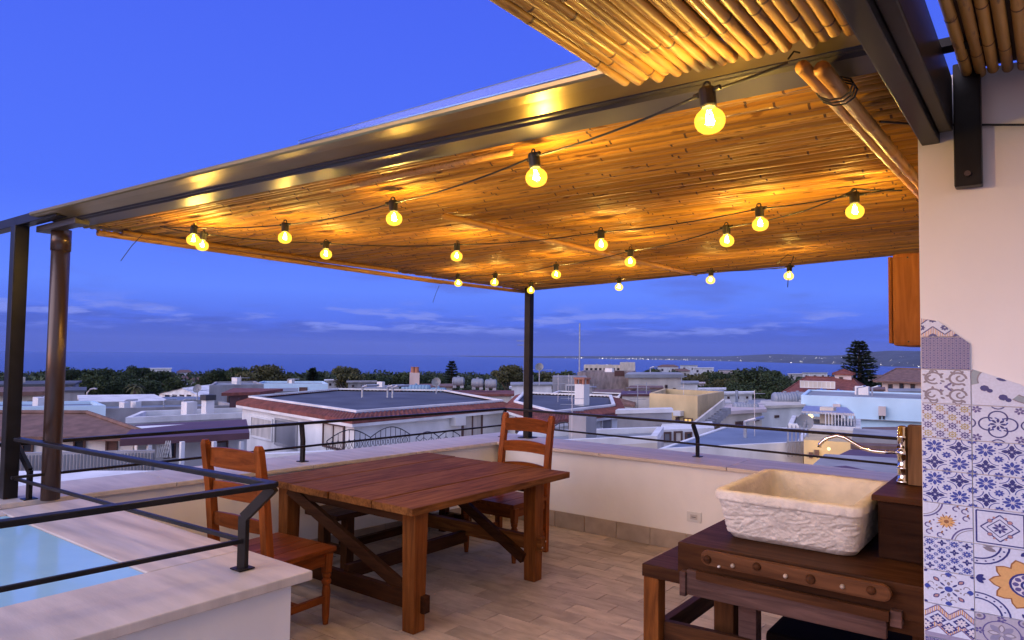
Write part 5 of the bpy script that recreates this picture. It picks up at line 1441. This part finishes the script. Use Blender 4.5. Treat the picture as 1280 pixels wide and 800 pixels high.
House('building', 'low cream parapet house right of the yellow house', 'building', [(885, 42), (915, 43), (912, 50), (888, 49)], 505, w_cream)
h = House('house', 'near flat-roofed house with a blue-grey roof before the sink', 'house', [(823, 19.5), (1003, 21.5), (1010, 29), (905, 31)], 563, w_white).parapet(.06, .15, w_white, r_blue)
h = House('house', 'white house block under the grey tanks', 'house', [(952, 41), (1002, 42.5), (1000, 50), (955, 49)], 510, w_white).slab(w_cream, .2, .15); h.win(968, 519, 973, 522)
h = House('house', 'long pale blue house with two small pink chimneys in its wall', 'house', [(1001, 43), (1162, 40), (1180, 52), (1010, 56)], 496, w_blue).parapet(.12, .2, w_blue, r_grey)
for x_ in (1041.5, 1098):
    y_ = 505 + (x_ - 1041) * .053; h.panel(*h.on(x_, y_ + 11), *h.on(x_ + 9, y_), .01, .35).build('flue', w_pink, h.root)
    for d_ in (0, 5): h.panel(*h.on(x_ + .5 + d_, y_ + 16), *h.on(x_ + 3 + d_, y_ + 11.3), .004, .05).build('vent', m_iron, h.root)
h.panel(*h.on(1064, 523), *h.on(1161, 528), .01, .3).build('ledge', w_grey, h.root)
cnp = empty('roof_canopy', (gxy(1035, 33).x, gxy(1035, 33).y, -2), 'grey sheet canopy on posts with a lamp under it', 'canopy')
P4 = [atd(1002, 513.5, 33), atd(1068, 517, 31), atd(1058, 509, 36), atd(1006, 507, 38)]
b = MB(); b.hexa([q - Vector((0, 0, .1)) for q in P4], P4); b.build('roof', m_galv, cnp)
for q in P4: b = MB(); b.tube([q - Vector((0, 0, .1)), Vector((q.x, q.y, q.z - 2))], .045, 6); b.build('post', m_galv, cnp)
for k in range(9):
    a = atd(1032 + 4 * k, 516.5, 32 - .1 * k); b = MB(); b.tube([a, a - Vector((0, 0, .55))], .02, 4); b.build('baluster', w_white, cnp)
q = atd(1013, 520, 34); b = MB(); b.lathe([(0, -.1), (.12, -.07), (.14, 0), (.1, .07), (0, .1)], q, 10); b.build('lamp', m_litw, cnp)
House('terrace', 'white roof terrace under the grey canopy', 'building', [(985, 32), (1075, 30.5), (1075, 38), (990, 40)], 533, w_cream, ).parapet(.15, .2, w_white, r_grey)
mast(1006, 528, 542, 26, 'pale satellite dish on the terrace above the blue-grey roof', .04, dish=.3, name='satellite_dish')
fn_ = empty('iron_fence', atd(985, 572, 21), 'tall iron gate grille right of the blue-grey roof', 'fence')
for k in range(6):
    a = atd(985 + 5 * k, 571, 21); c = atd(985 + 5 * k, 532, 21); b = MB(); b.tube([a, Vector((a.x, a.y, c.z))], .02, 4); b.build('bar', m_galv, fn_)
for yy in (536, 552, 568): b = MB(); b.tube([atd(983, yy, 21), atd(1012, yy, 21)], .02, 4); b.build('rail', m_galv, fn_)
h = House('house', 'yellow wall house lit by a lamp behind the tap spout', 'house', [(1004, 20.5), (1062, 20), (1062, 23), (1010, 24)], 549, w_yel)
h.win(1011, 565, 1016, 572); h.win(1018, 562, 1024, 570)
q = atd(1036, 561, 19.7); b = MB(); b.lathe([(0, -.05), (.04, -.03), (.045, .02), (0, .05)], q, 10); lm = b.build('wall_lamp', m_litw, h.root)
ld = bpy.data.lights.new('wall_lamp_light', 'POINT'); ld.energy = 14; ld.color = (1, .7, .3); ld.shadow_soft_size = .1; lo_ = bpy.data.objects.new('lamp_glow', ld); COL.objects.link(lo_); lo_.parent = h.root; lo_.location = q + Vector((0, -.25, 0)) - worg(h.root)
h = House('shed', 'dark brown sloping roof shed behind the tap', 'building', [(1064, 26), (1150, 25), (1150, 31), (1066, 32)], 546, w_grey)
b = MB(); P4 = [atd(1062, 556, 25), atd(1160, 560, 24), atd(1160, 533, 32), atd(1078, 534, 33)]; b.hexa([q - Vector((0, 0, .15)) for q in P4], P4); b.build('roof', r_brown, h.root)
h = House('shed', 'near dark roofed shed just behind the stone sink', 'building', [(1004, 14), (1165, 13.5), (1165, 18), (1030, 19)], 590, w_grey)
b = MB(); P4 = [atd(1000, 592, 13.5), atd(1175, 604, 13), atd(1165, 563, 18.5), atd(1062, 562, 19.5)]; b.hexa([q - Vector((0, 0, .15)) for q in P4], P4); b.build('roof', r_maroon, h.root)
# villas on the right
h = House('villa', 'villa with a red hipped roof and a square stone tower', 'house', [(985, 88), (1075, 84), (1085, 100), (1000, 104)], 492, w_pink).hip(r_red, 2.0, .8)
h.win(1000, 484.5, 1044, 477, pane=w_cream, frame=w_white, bars=7, name='loggia')
t_ = House('tower', 'square stone tower with a small window and red cap beside the pine', 'tower', [(1043, 90), (1064, 88.5), (1066, 92), (1046, 94)], 467, w_pink).hip(r_red, .5, .25, 1.0)
t_.win(1049, 471, 1054, 478)
h = House('villa', 'cream villa with a brown tiled roof at the right, under the cupboard', 'house', [(1102, 78), (1190, 74), (1200, 90), (1110, 94)], 476, w_pink).hip(r_brown, 1.3, .8); h.win(1110, 480, 1116, 489); h.win(1124, 479, 1130, 491, name='door'); h.win(1138, 480, 1144, 490)
# tanks, masts, small things
tank(520, 486, 46, 1.9, .27, m_tankp, 'pale blue tank on the flat roof left of the grey ones'); tank(548, 489, 43, 1.0, .22, m_tankp, 'second pale blue tank lying lower, behind the red-edged roof')
tank(573, 477, 52, .9, .34, m_tankg, 'leftmost of three grey drum tanks'); tank(597, 479, 52, .9, .34, m_tankg, 'middle of three grey drum tanks'); tank(613.5, 480, 52, .9, .34, m_tankg, 'rightmost of three grey drum tanks')
tank(1027, 491, 54, .85, .26, m_tankb, 'bright blue tank before the stone tower, left of its twin'); tank(1048, 492, 54, .9, .26, m_tankb, 'bright blue tank before the stone tower, right of its twin')
tank(981, 498, 45, 1.6, .38, m_tankg, 'long ribbed grey tank on the white block left of the blue house', .05); tank(997, 497, 47, 1.0, .38, m_tankg, 'shorter grey tank behind the long ribbed one')
tank(932, 509, 39, 1.4, .26, m_tankg, 'low grey tank on top of the cream box house'); tank(884, 500, 48, 1.2, .40, m_tankp, 'pale blue tank behind the yellow house'); tank(869, 500, 50, .7, .28, m_tankb, 'small blue tank partly hidden behind the yellow parapet')
House('roof_block', 'flat roof platform below the grey drum tanks', 'building', [(470, 48), (640, 50), (640, 58), (480, 56)], 495, w_cream).slab(r_red, .2, .15)
mast(724, 404, 487, 66, 'tall thin radio mast rising above the stone building', .07); mast(655, 424, 487, 60, 'thin mast just left of the corner post', .06, 2)
mast(674, 459, 482, 40, 'leaning aerial with a white dish right of the corner post', .03, 1, dish=.24); mast(246, 486, 512, 62, 'aerial with a round white dish on the white warehouse', .05, 1, dish=.4)
mast(300, 470, 492, 58, 'small roof aerial above the grey block', .03, 2); mast(797, 482, 515, 44, 'slim aerial in front of the cream house', .03, 3); mast(808, 478, 512, 46, 'second slim aerial in front of the cream house', .03, 2)
mast(921, 488, 520, 60, 'crooked wooden pole before the dark trees at the right', .12); mast(545, 478, 500, 40, 'small aerial with a round dish among the blue tanks', .03, 0, dish=.27)
ch = House('chimney_stack', 'stone chimney with twin pots standing above the tanks', 'chimney', [(512.5, 50), (525, 50), (525, 51), (513, 51)], 466, w_pink, zb=-4)
for x_ in (516.5, 521.5): q = gxy(x_, 50.4); b = MB(); b.lathe([(.16, 0), (.14, .35), (.17, .4), (.1, .42)], (q.x, q.y, ch.zt + .002), 10); b.build('chimney_pot', m_terra, ch.root)
sl = empty('street_lamp', gxy(108, 75).to_3d() + Vector((0, 0, -9)), 'curved street lamp by the pavilion at the left', 'street lamp')
a = atd(108, 500, 75); b = MB(); b.tube([Vector((a.x, a.y, -9.5)), a, atd(109, 491, 75), atd(113, 486.5, 75), atd(119, 485.5, 75)], .09, 6); b.build('pole', m_galv, sl); b = MB(); b.beam(atd(118, 485.6, 75), atd(121, 486, 75), .25, .12); b.build('lamp_head', m_galv, sl)

# ------------------------------------------------------------------ far houses among the trees
far_specs = [(186, 215, 461, 420, w_white), (222, 240, 465.5, 430, w_white), (176, 186, 475, 230, w_white), (228, 236, 474, 240, w_white), (240, 262, 476, 210, w_pink), (150, 160, 474, 300, w_pink),
             (472, 520, 474, 190, w_pink), (408, 436, 476.5, 140, w_white), (436, 470, 478.5, 130, w_grey), (700, 732, 477, 150, w_pink), (822, 848, 458.5, 520, w_white), (850, 872, 457, 560, w_white), (866, 892, 460, 480, w_white), (840, 862, 464, 360, w_cream),
             (812, 826, 463, 380, w_pink), (880, 900, 466, 330, w_cream), (898, 925, 463, 420, w_pink), (858, 880, 471, 240, w_cream), (1003, 1034, 466.5, 330, w_white), (985, 1003, 468, 350, w_cream), (20, 58, 480, 170, w_white), (58, 92, 477, 210, w_grey), (1085, 1110, 472, 300, w_pink), (866, 905, 488, 95, w_white), (905, 940, 493, 85, w_white), (855, 880, 480, 150, w_pink), (640, 668, 486, 90, w_white)]
names = ['beside the sea at the left treetops', 'right of the isolated white block by the sea', 'small and low inside the left wood', 'right part of the left wood', 'above the white warehouse', 'deep in the left wood',
         'with a low front behind the stone chimney', 'with a flat roof behind the long pale blue block', 'grey, left of the stone chimney', 'behind the grey block wall', 'farthest left of the bright roofs above the cream house', 'middle of the bright roofs above the cream house', 'rightmost of the bright roofs above the cream house', 'cream, among trees right of the cream house',
         'pinkish, just above the cream house', 'cream, in the trees below the bright roofs', 'pinkish, left of the big dark tree', 'cream, nearest in the trees right of the cream house', 'bright, left of the stone tower', 'cream, farther left of the stone tower', 'long, left of the pipe post', 'grey, right of the pipe post', 'pinkish, right of the tall pine', 'low, right behind the pale blue tanks', 'low, left of the crooked pole', 'pinkish, above the blue tanks', 'low, just behind the corner post']
for (xa, xb, yt, d_, wm), nm in zip(far_specs, names):
    h = House('far_house', 'small distant house ' + nm, 'house', [(xa, d_), (xb, d_ * 1.02), (xb, d_ * 1.06), (xa, d_ * 1.04)], yt, wm, group='distant houses among the trees')
    if random.random() < .7: h.slab(r_grey if random.random() < .5 else wm, .3, .25)
    else: h.hip(r_brown, d_ * .002 + .4, .3)
    n_ = max(1, int((xb - xa) / 9))
    for k in range(n_):
        x_ = xa + (xb - xa) * (k + .35) / n_; h.win(x_, yt + 2.5, x_ + 2.6, yt + 5.5)
h = House('hotel', 'long pale hotel block with rows of windows near the shore', 'hotel', [(730, 260), (789, 264), (789, 276), (732, 274)], 458, w_cream).parapet(.6, .4, w_cream)
for k in range(10): h.win(732 + 5.6 * k, 460, 735 + 5.6 * k, 463)
House('hotel', 'taller stepped end block of the pale hotel', 'hotel', [(775, 262), (794, 264), (794, 272), (777, 272)], 454.5, w_cream).parapet(.5, .4, w_cream)

for h in ALLH:
    if h.nwin == 0 and h.nm in ('house', 'building', 'warehouse', 'pool_house', 'yard_building', 'terrace', 'roof_block', 'hotel'): h.autowin()

# ------------------------------------------------------------------ trees
def foliage(name, c, var): 
    m, N, L, p = base_mat(name); p.inputs['Roughness'].default_value = .8; p.inputs['Specular IOR Level'].default_value = .15
    tc = N.new('ShaderNodeTexCoord'); nz = N.new('ShaderNodeTexNoise'); nz.inputs['Scale'].default_value = .9; nz.inputs['Detail'].default_value = 5; L.new(tc.outputs['Object'], nz.inputs[0])
    rp = N.new('ShaderNodeValToRGB'); L.new(nz.outputs[0], rp.inputs[0]); rp.color_ramp.elements[0].position = .35; rp.color_ramp.elements[1].position = .68
    rp.color_ramp.elements[0].color = tuple(q * (1 - var) for q in c) + (1,); rp.color_ramp.elements[1].color = tuple(q * (1 + var) for q in c) + (1,)
    L.new(rp.outputs[0], p.inputs['Base Color']); return m
leaf_d = foliage('dark_leaves', (.040, .060, .030), .5); leaf_o = foliage('olive_leaves', (.085, .085, .038), .5); leaf_m = foliage('mid_leaves', (.055, .075, .033), .5); leaf_p = foliage('pine_needles', (.030, .045, .030), .45); bark = M('bark', (.08, .06, .045), .9, var=.3, scale=3)
def crown_mesh(seed, rx, rz, n, lobes, mat, size):
    rnd = random.Random(seed); b = MB(); L_ = []
    for k in range(lobes):
        a = rnd.uniform(0, 6.28); rr = rnd.uniform(.15, .72); L_.append((Vector((math.cos(a) * rr * rx, math.sin(a) * rr * rx, rnd.uniform(-.45, .5) * rz)), rnd.uniform(.28, .5)))
    vs, fs = [], []
    for i in range(n):
        c, s_ = L_[rnd.randrange(lobes)]
        d = Vector((rnd.gauss(0, 1), rnd.gauss(0, 1), rnd.gauss(0, 1))).normalized() * (rnd.random() ** .45)
        q = c + Vector((d.x * rx * s_, d.y * rx * s_, d.z * rz * s_))
        u = Vector((rnd.gauss(0, 1), rnd.gauss(0, 1), rnd.gauss(0, 1))).normalized(); v = u.cross(Vector((rnd.gauss(0, 1), rnd.gauss(0, 1), rnd.gauss(0, 1)))).normalized(); w_ = size * rnd.uniform(.6, 1.4)
        o = len(vs); vs += [q - u * w_, q + v * w_ * .6, q + u * w_, q - v * w_ * .6]; fs.append((o, o + 1, o + 2, o + 3))
    b.add(vs, fs); return b.mesh('crown', mat)
def trunk_mesh(h_, r_, rx, seed):
    rnd = random.Random(seed); b = MB(); b.tube([(0, 0, 0), (.05 * h_ * .3, 0, h_ * .4), (0, .03 * h_, h_ * .8), (0, 0, h_ * 1.05)], [r_ * 1.3, r_, r_ * .8, r_ * .4], 8)
    for k in range(6):
        a = k * 1.05 + rnd.random(); z = h_ * rnd.uniform(.55, .9); b.tube([(0, 0, z), (math.cos(a) * rx * .3, math.sin(a) * rx * .3, z + h_ * .15), (math.cos(a) * rx * .6, math.sin(a) * rx * .6, z + h_ * .28)], [r_ * .5, r_ * .35, r_ * .15], 5)
    return b.mesh('trunk', bark)
CR_ = {}
for i, (mt, lb) in enumerate(((leaf_d, 14), (leaf_o, 12), (leaf_m, 13), (leaf_d, 18))):
    CR_[i] = (crown_mesh(50 + i, 4.2, 3.2, 5200, lb, mt, .24), trunk_mesh(4.5, .28, 4.2, 60 + i))
def tree(px, py_top, d, width_px, label, kind=0, group='trees beyond the roofs', squash=1.0):
    c, t = CR_[kind]; s_ = (width_px / FPX * d / 2) / 4.0
    top = atd(px, py_top, d); gz = ground_z(d)
    zc = top.z - 2.9 * s_ * squash
    o = empty('tree', (top.x, top.y, min(gz, zc - 3)), label, 'tree', group)
    k = bpy.data.objects.new('crown', c); COL.objects.link(k); k.parent = o; k.location = (0, 0, zc - o.location.z); k.scale = (s_, s_, s_ * squash); k.rotation_euler = (0, 0, random.uniform(0, 6.28))
    k = bpy.data.objects.new('trunk', t); COL.objects.link(k); k.parent = o; hh = max(.5, zc - o.location.z); k.scale = (s_, s_, hh / 4.5)
tr_l = [(98, 457, 150, 48, 0), (140, 458, 155, 52, 3), (118, 466, 130, 46, 2), (172, 456, 165, 26, 0), (160, 467, 135, 44, 3), (196, 461, 190, 42, 3), (212, 470, 160, 34, 2), (182, 474, 128, 36, 0), (60, 466, 190, 40, 3), (34, 468, 220, 36, 0),
        (278, 460, 150, 34, 0), (300, 458, 148, 36, 2), (325, 457, 140, 52, 1), (345, 463, 150, 34, 1), (256, 467, 170, 34, 2), (392, 464, 160, 22, 0), (434, 459, 140, 40, 1), (476, 466, 170, 34, 0), (498, 464, 175, 40, 2), (538, 467, 200, 36, 0), (590, 469, 210, 40, 0),
        (634, 457, 130, 38, 1), (660, 462, 150, 44, 2), (700, 462, 180, 46, 2), (690, 466, 150, 40, 1), (745, 463, 330, 30, 0), (810, 460, 300, 34, 2), (835, 461, 280, 34, 0), (880, 463, 230, 40, 2), (905, 461, 200, 44, 0), (862, 468, 190, 40, 1),
        (928, 466, 150, 44, 2), (950, 457, 120, 52, 0), (930, 476, 110, 44, 3), (968, 466, 110, 46, 3), (985, 474, 105, 46, 0), (955, 484, 92, 60, 2), (915, 486, 100, 50, 3), (1000, 478, 125, 40, 2), (1012, 470, 180, 30, 0), (1085, 478, 98, 30, 2), (1100, 474, 150, 36, 0), (880, 480, 130, 40, 3), (1135, 474, 130, 40, 2), (895, 474, 160, 40, 1)]
tnames = ['dark round tree, tallest right beside the pipe post', 'dark tree in the left wood, second from the pipe post', 'mid green tree low in front of the left wood', 'narrow tallest tree in the left wood', 'dark tree in front of the narrow tallest one', 'flat-topped umbrella tree at the right end of the left wood', 'mid green tree above the white warehouse', 'dark tree behind the pavilion', 'dark tree seen between the two left posts', 'dark tree left of the two left posts',
          'dark left part of the round tree group beyond the warehouse', 'mid green middle tree of the group beyond the warehouse', 'large olive green round tree above the grey block', 'olive green tree at the right end of the group above the grey block', 'mid green low tree left of the group above the grey block', 'small dark cypress-like tree above the pale blue block', 'olive round tree standing alone left of the stone chimney', 'dark tree left of the stone chimney', 'mid green tree just behind the stone chimney', 'dark low tree right of the stone chimney', 'dark low tree behind the grey drum tanks',
          'olive round tree left of the corner post', 'mid green tree behind the corner post', 'mid green tree right of the corner post', 'olive tree low right of the corner post', 'dark tree above the pale hotel', 'mid green tree right of the hotel', 'dark tree above the cream house', 'mid green tree right of the bright far roofs', 'dark tree above the pale blue tanks', 'olive tree below the bright far roofs',
          'mid green tree left of the big dark tree', 'big dark tree, tallest in the right wood', 'dark tree behind the crooked pole', 'dark tree right of the tallest one in the right wood', 'dark tree above the long ribbed tank', 'mid green tree nearest behind the cream box house', 'dark tree left behind the cream box house', 'mid green tree left of the villa roof', 'dark far tree left of the stone tower', 'mid green tree at the foot of the tall pine', 'dark tree right of the tall pine', 'dark tree behind the blue tanks by the yellow house', 'mid green tree beside the right-hand villa', 'olive tree in the middle of the right wood']
for a, nm in zip(tr_l, tnames): tree(a[0], a[1] - 1, a[2], a[3] * 1.12, nm, a[4], squash=random.uniform(.72, 1.05))
# pointed conifer and tall araucaria
def conifer(px, y0, y1, d, wpx, label, tiers, flat):
    top = atd(px, y0, d); base = atd(px, y1, d); H_ = top.z - base.z; gz = min(ground_z(d), base.z - 2); Rm = wpx / FPX * d / 2
    o = empty('pine_tree', (top.x, top.y, gz), label, 'tree'); org = Vector((top.x, top.y, 0)); rnd = random.Random(px)
    b = MB(); b.tube([Vector((top.x, top.y, gz)), Vector((top.x, top.y, base.z)), top], [.5, .4, .05], 8); b.build('trunk', bark, o)
    b = MB(); vs, fs = [], []
    for t in range(tiers):
        u = (t + .3) / tiers; zc = top.z - H_ * u; rr = Rm * min(1, .22 + 1.05 * u ** .75) * rnd.uniform(.82, 1.08); nb = 9 + int(6 * u)
        for k in range(nb):
            an = 6.283 * k / nb + rnd.random() * .6; ln = rr * rnd.uniform(.7, 1.08)
            for j in range(26):
                f = rnd.random() ** .6; q = org + Vector((math.cos(an) * ln * f, math.sin(an) * ln * f, zc + (.05 + .10 * f) * ln * flat + rnd.gauss(0, .10)))
                q += Vector((-math.sin(an), math.cos(an), 0)) * rnd.gauss(0, .12 * ln * (.3 + f * .5)); w_ = .26 * rnd.uniform(.6, 1.3)
                uu = Vector((math.cos(an), math.sin(an), rnd.uniform(-.2, .4))).normalized(); vv = uu.cross(Vector((rnd.gauss(0, .5), rnd.gauss(0, .5), 1))).normalized()
                oo = len(vs); vs += [q - uu * w_, q + vv * w_ * .5, q + uu * w_, q - vv * w_ * .5]; fs.append((oo, oo + 1, oo + 2, oo + 3))
    b.add(vs, fs); b.build('crown', leaf_p, o)
conifer(1074, 428, 490, 95, 54, 'tall araucaria pine with tiered branches at the right', 15, 1.0)
conifer(565, 452, 480, 150, 20, 'small pointed conifer right of the stone chimney', 9, .6)
conifer(391, 461, 478, 120, 18, 'little pointed conifer above the long pale blue block', 7, .6)
# palm by the pavilion
pm = empty('palm_tree', (atd(169, 500, 80).x, atd(169, 500, 80).y, -10), 'small palm tree beside the pavilion', 'tree'); q = atd(169, 484, 80)
b = MB(); b.tube([(q.x, q.y, -10), q], .16, 7); b.build('trunk', bark, pm); b = MB()
for k in range(22):
    an = k * 2.4; el = random.uniform(-.2, 1.0); d_ = Vector((math.cos(an) * math.cos(el), math.sin(an) * math.cos(el), math.sin(el))); pts = [q + d_ * 1.5 * t - Vector((0, 0, 1.0 * t * t)) for t in (0, .35, .7, 1.0)]; sd = d_.cross(Vector((0, 0, 1))).normalized()
    for a, c, w1, w2 in zip(pts, pts[1:], (.06, .16, .12), (.16, .12, .02)): b.add([a - sd * w1, a + sd * w1, c + sd * w2, c - sd * w2], [(0, 1, 2, 3)])
b.build('crown', leaf_o, pm)
# the far wood: low canopy running down to the shore
b = MB(); rnd = random.Random(21); vs, fs = [], []
for i in range(1500):
    px_ = rnd.uniform(-80, 1300); d_ = rnd.choice([rnd.uniform(170, 350), rnd.uniform(300, 700), rnd.uniform(600, 1400)])
    q = gxy(px_, d_); gz = ground_z(d_); R_ = rnd.uniform(2.2, 4.5) * (1 + d_ / 900); hz = gz + R_ * 1.1
    # stay below the sea's near edge as seen across the roofs
    lim = atd(px_, 466 + 6 * mnoise.noise(Vector((px_ * .02, d_ * .003, 0))), d_).z
    if hz + R_ * .6 > lim: hz = lim - R_ * .6
    n_ = 70 if d_ < 400 else 34; sz = .45 * (1 + d_ / 400)
    for k in range(n_):
        d3 = Vector((rnd.gauss(0, 1), rnd.gauss(0, 1), rnd.gauss(0, 1))).normalized() * (rnd.random() ** .4)
        c = Vector((q.x + d3.x * R_, q.y + d3.y * R_, hz + d3.z * R_ * .7)); u = Vector((rnd.gauss(0, 1), rnd.gauss(0, 1), rnd.gauss(0, 1))).normalized(); v = u.cross(Vector((rnd.gauss(0, 1), rnd.gauss(0, 1), 1))).normalized()
        o = len(vs); vs += [c - u * sz, c + v * sz * .6, c + u * sz, c - v * sz * .6]; fs.append((o, o + 1, o + 2, o + 3))
b.add(vs, fs)
wm_ = foliage('far_wood_leaves', (.045, .062, .034), .5); wm_.node_tree.nodes['Noise Texture'].inputs['Scale'].default_value = .05
tag(b.build('far_wood', wm_), 'low mixed wood of distant trees running down to the shore', 'trees', kind='stuff')

# ------------------------------------------------------------------ evening haze over the strait
m_hz = bpy.data.materials.new('evening_haze'); m_hz.use_nodes = True
N, L = m_hz.node_tree.nodes, m_hz.node_tree.links; N.remove(N['Principled BSDF'])
pv = N.new('ShaderNodeVolumePrincipled'); pv.inputs['Color'].default_value = (.45, .58, .98, 1); pv.inputs['Density'].default_value = 2.2e-5
L.new(pv.outputs[0], N['Material Output'].inputs['Volume'])
b = MB(); b.box((-16600, -16600, -110), (16600, 16600, 240)); tag(b.build('haze', m_hz), 'thin blue evening haze lying over the sea and far hills', 'haze', kind='stuff')
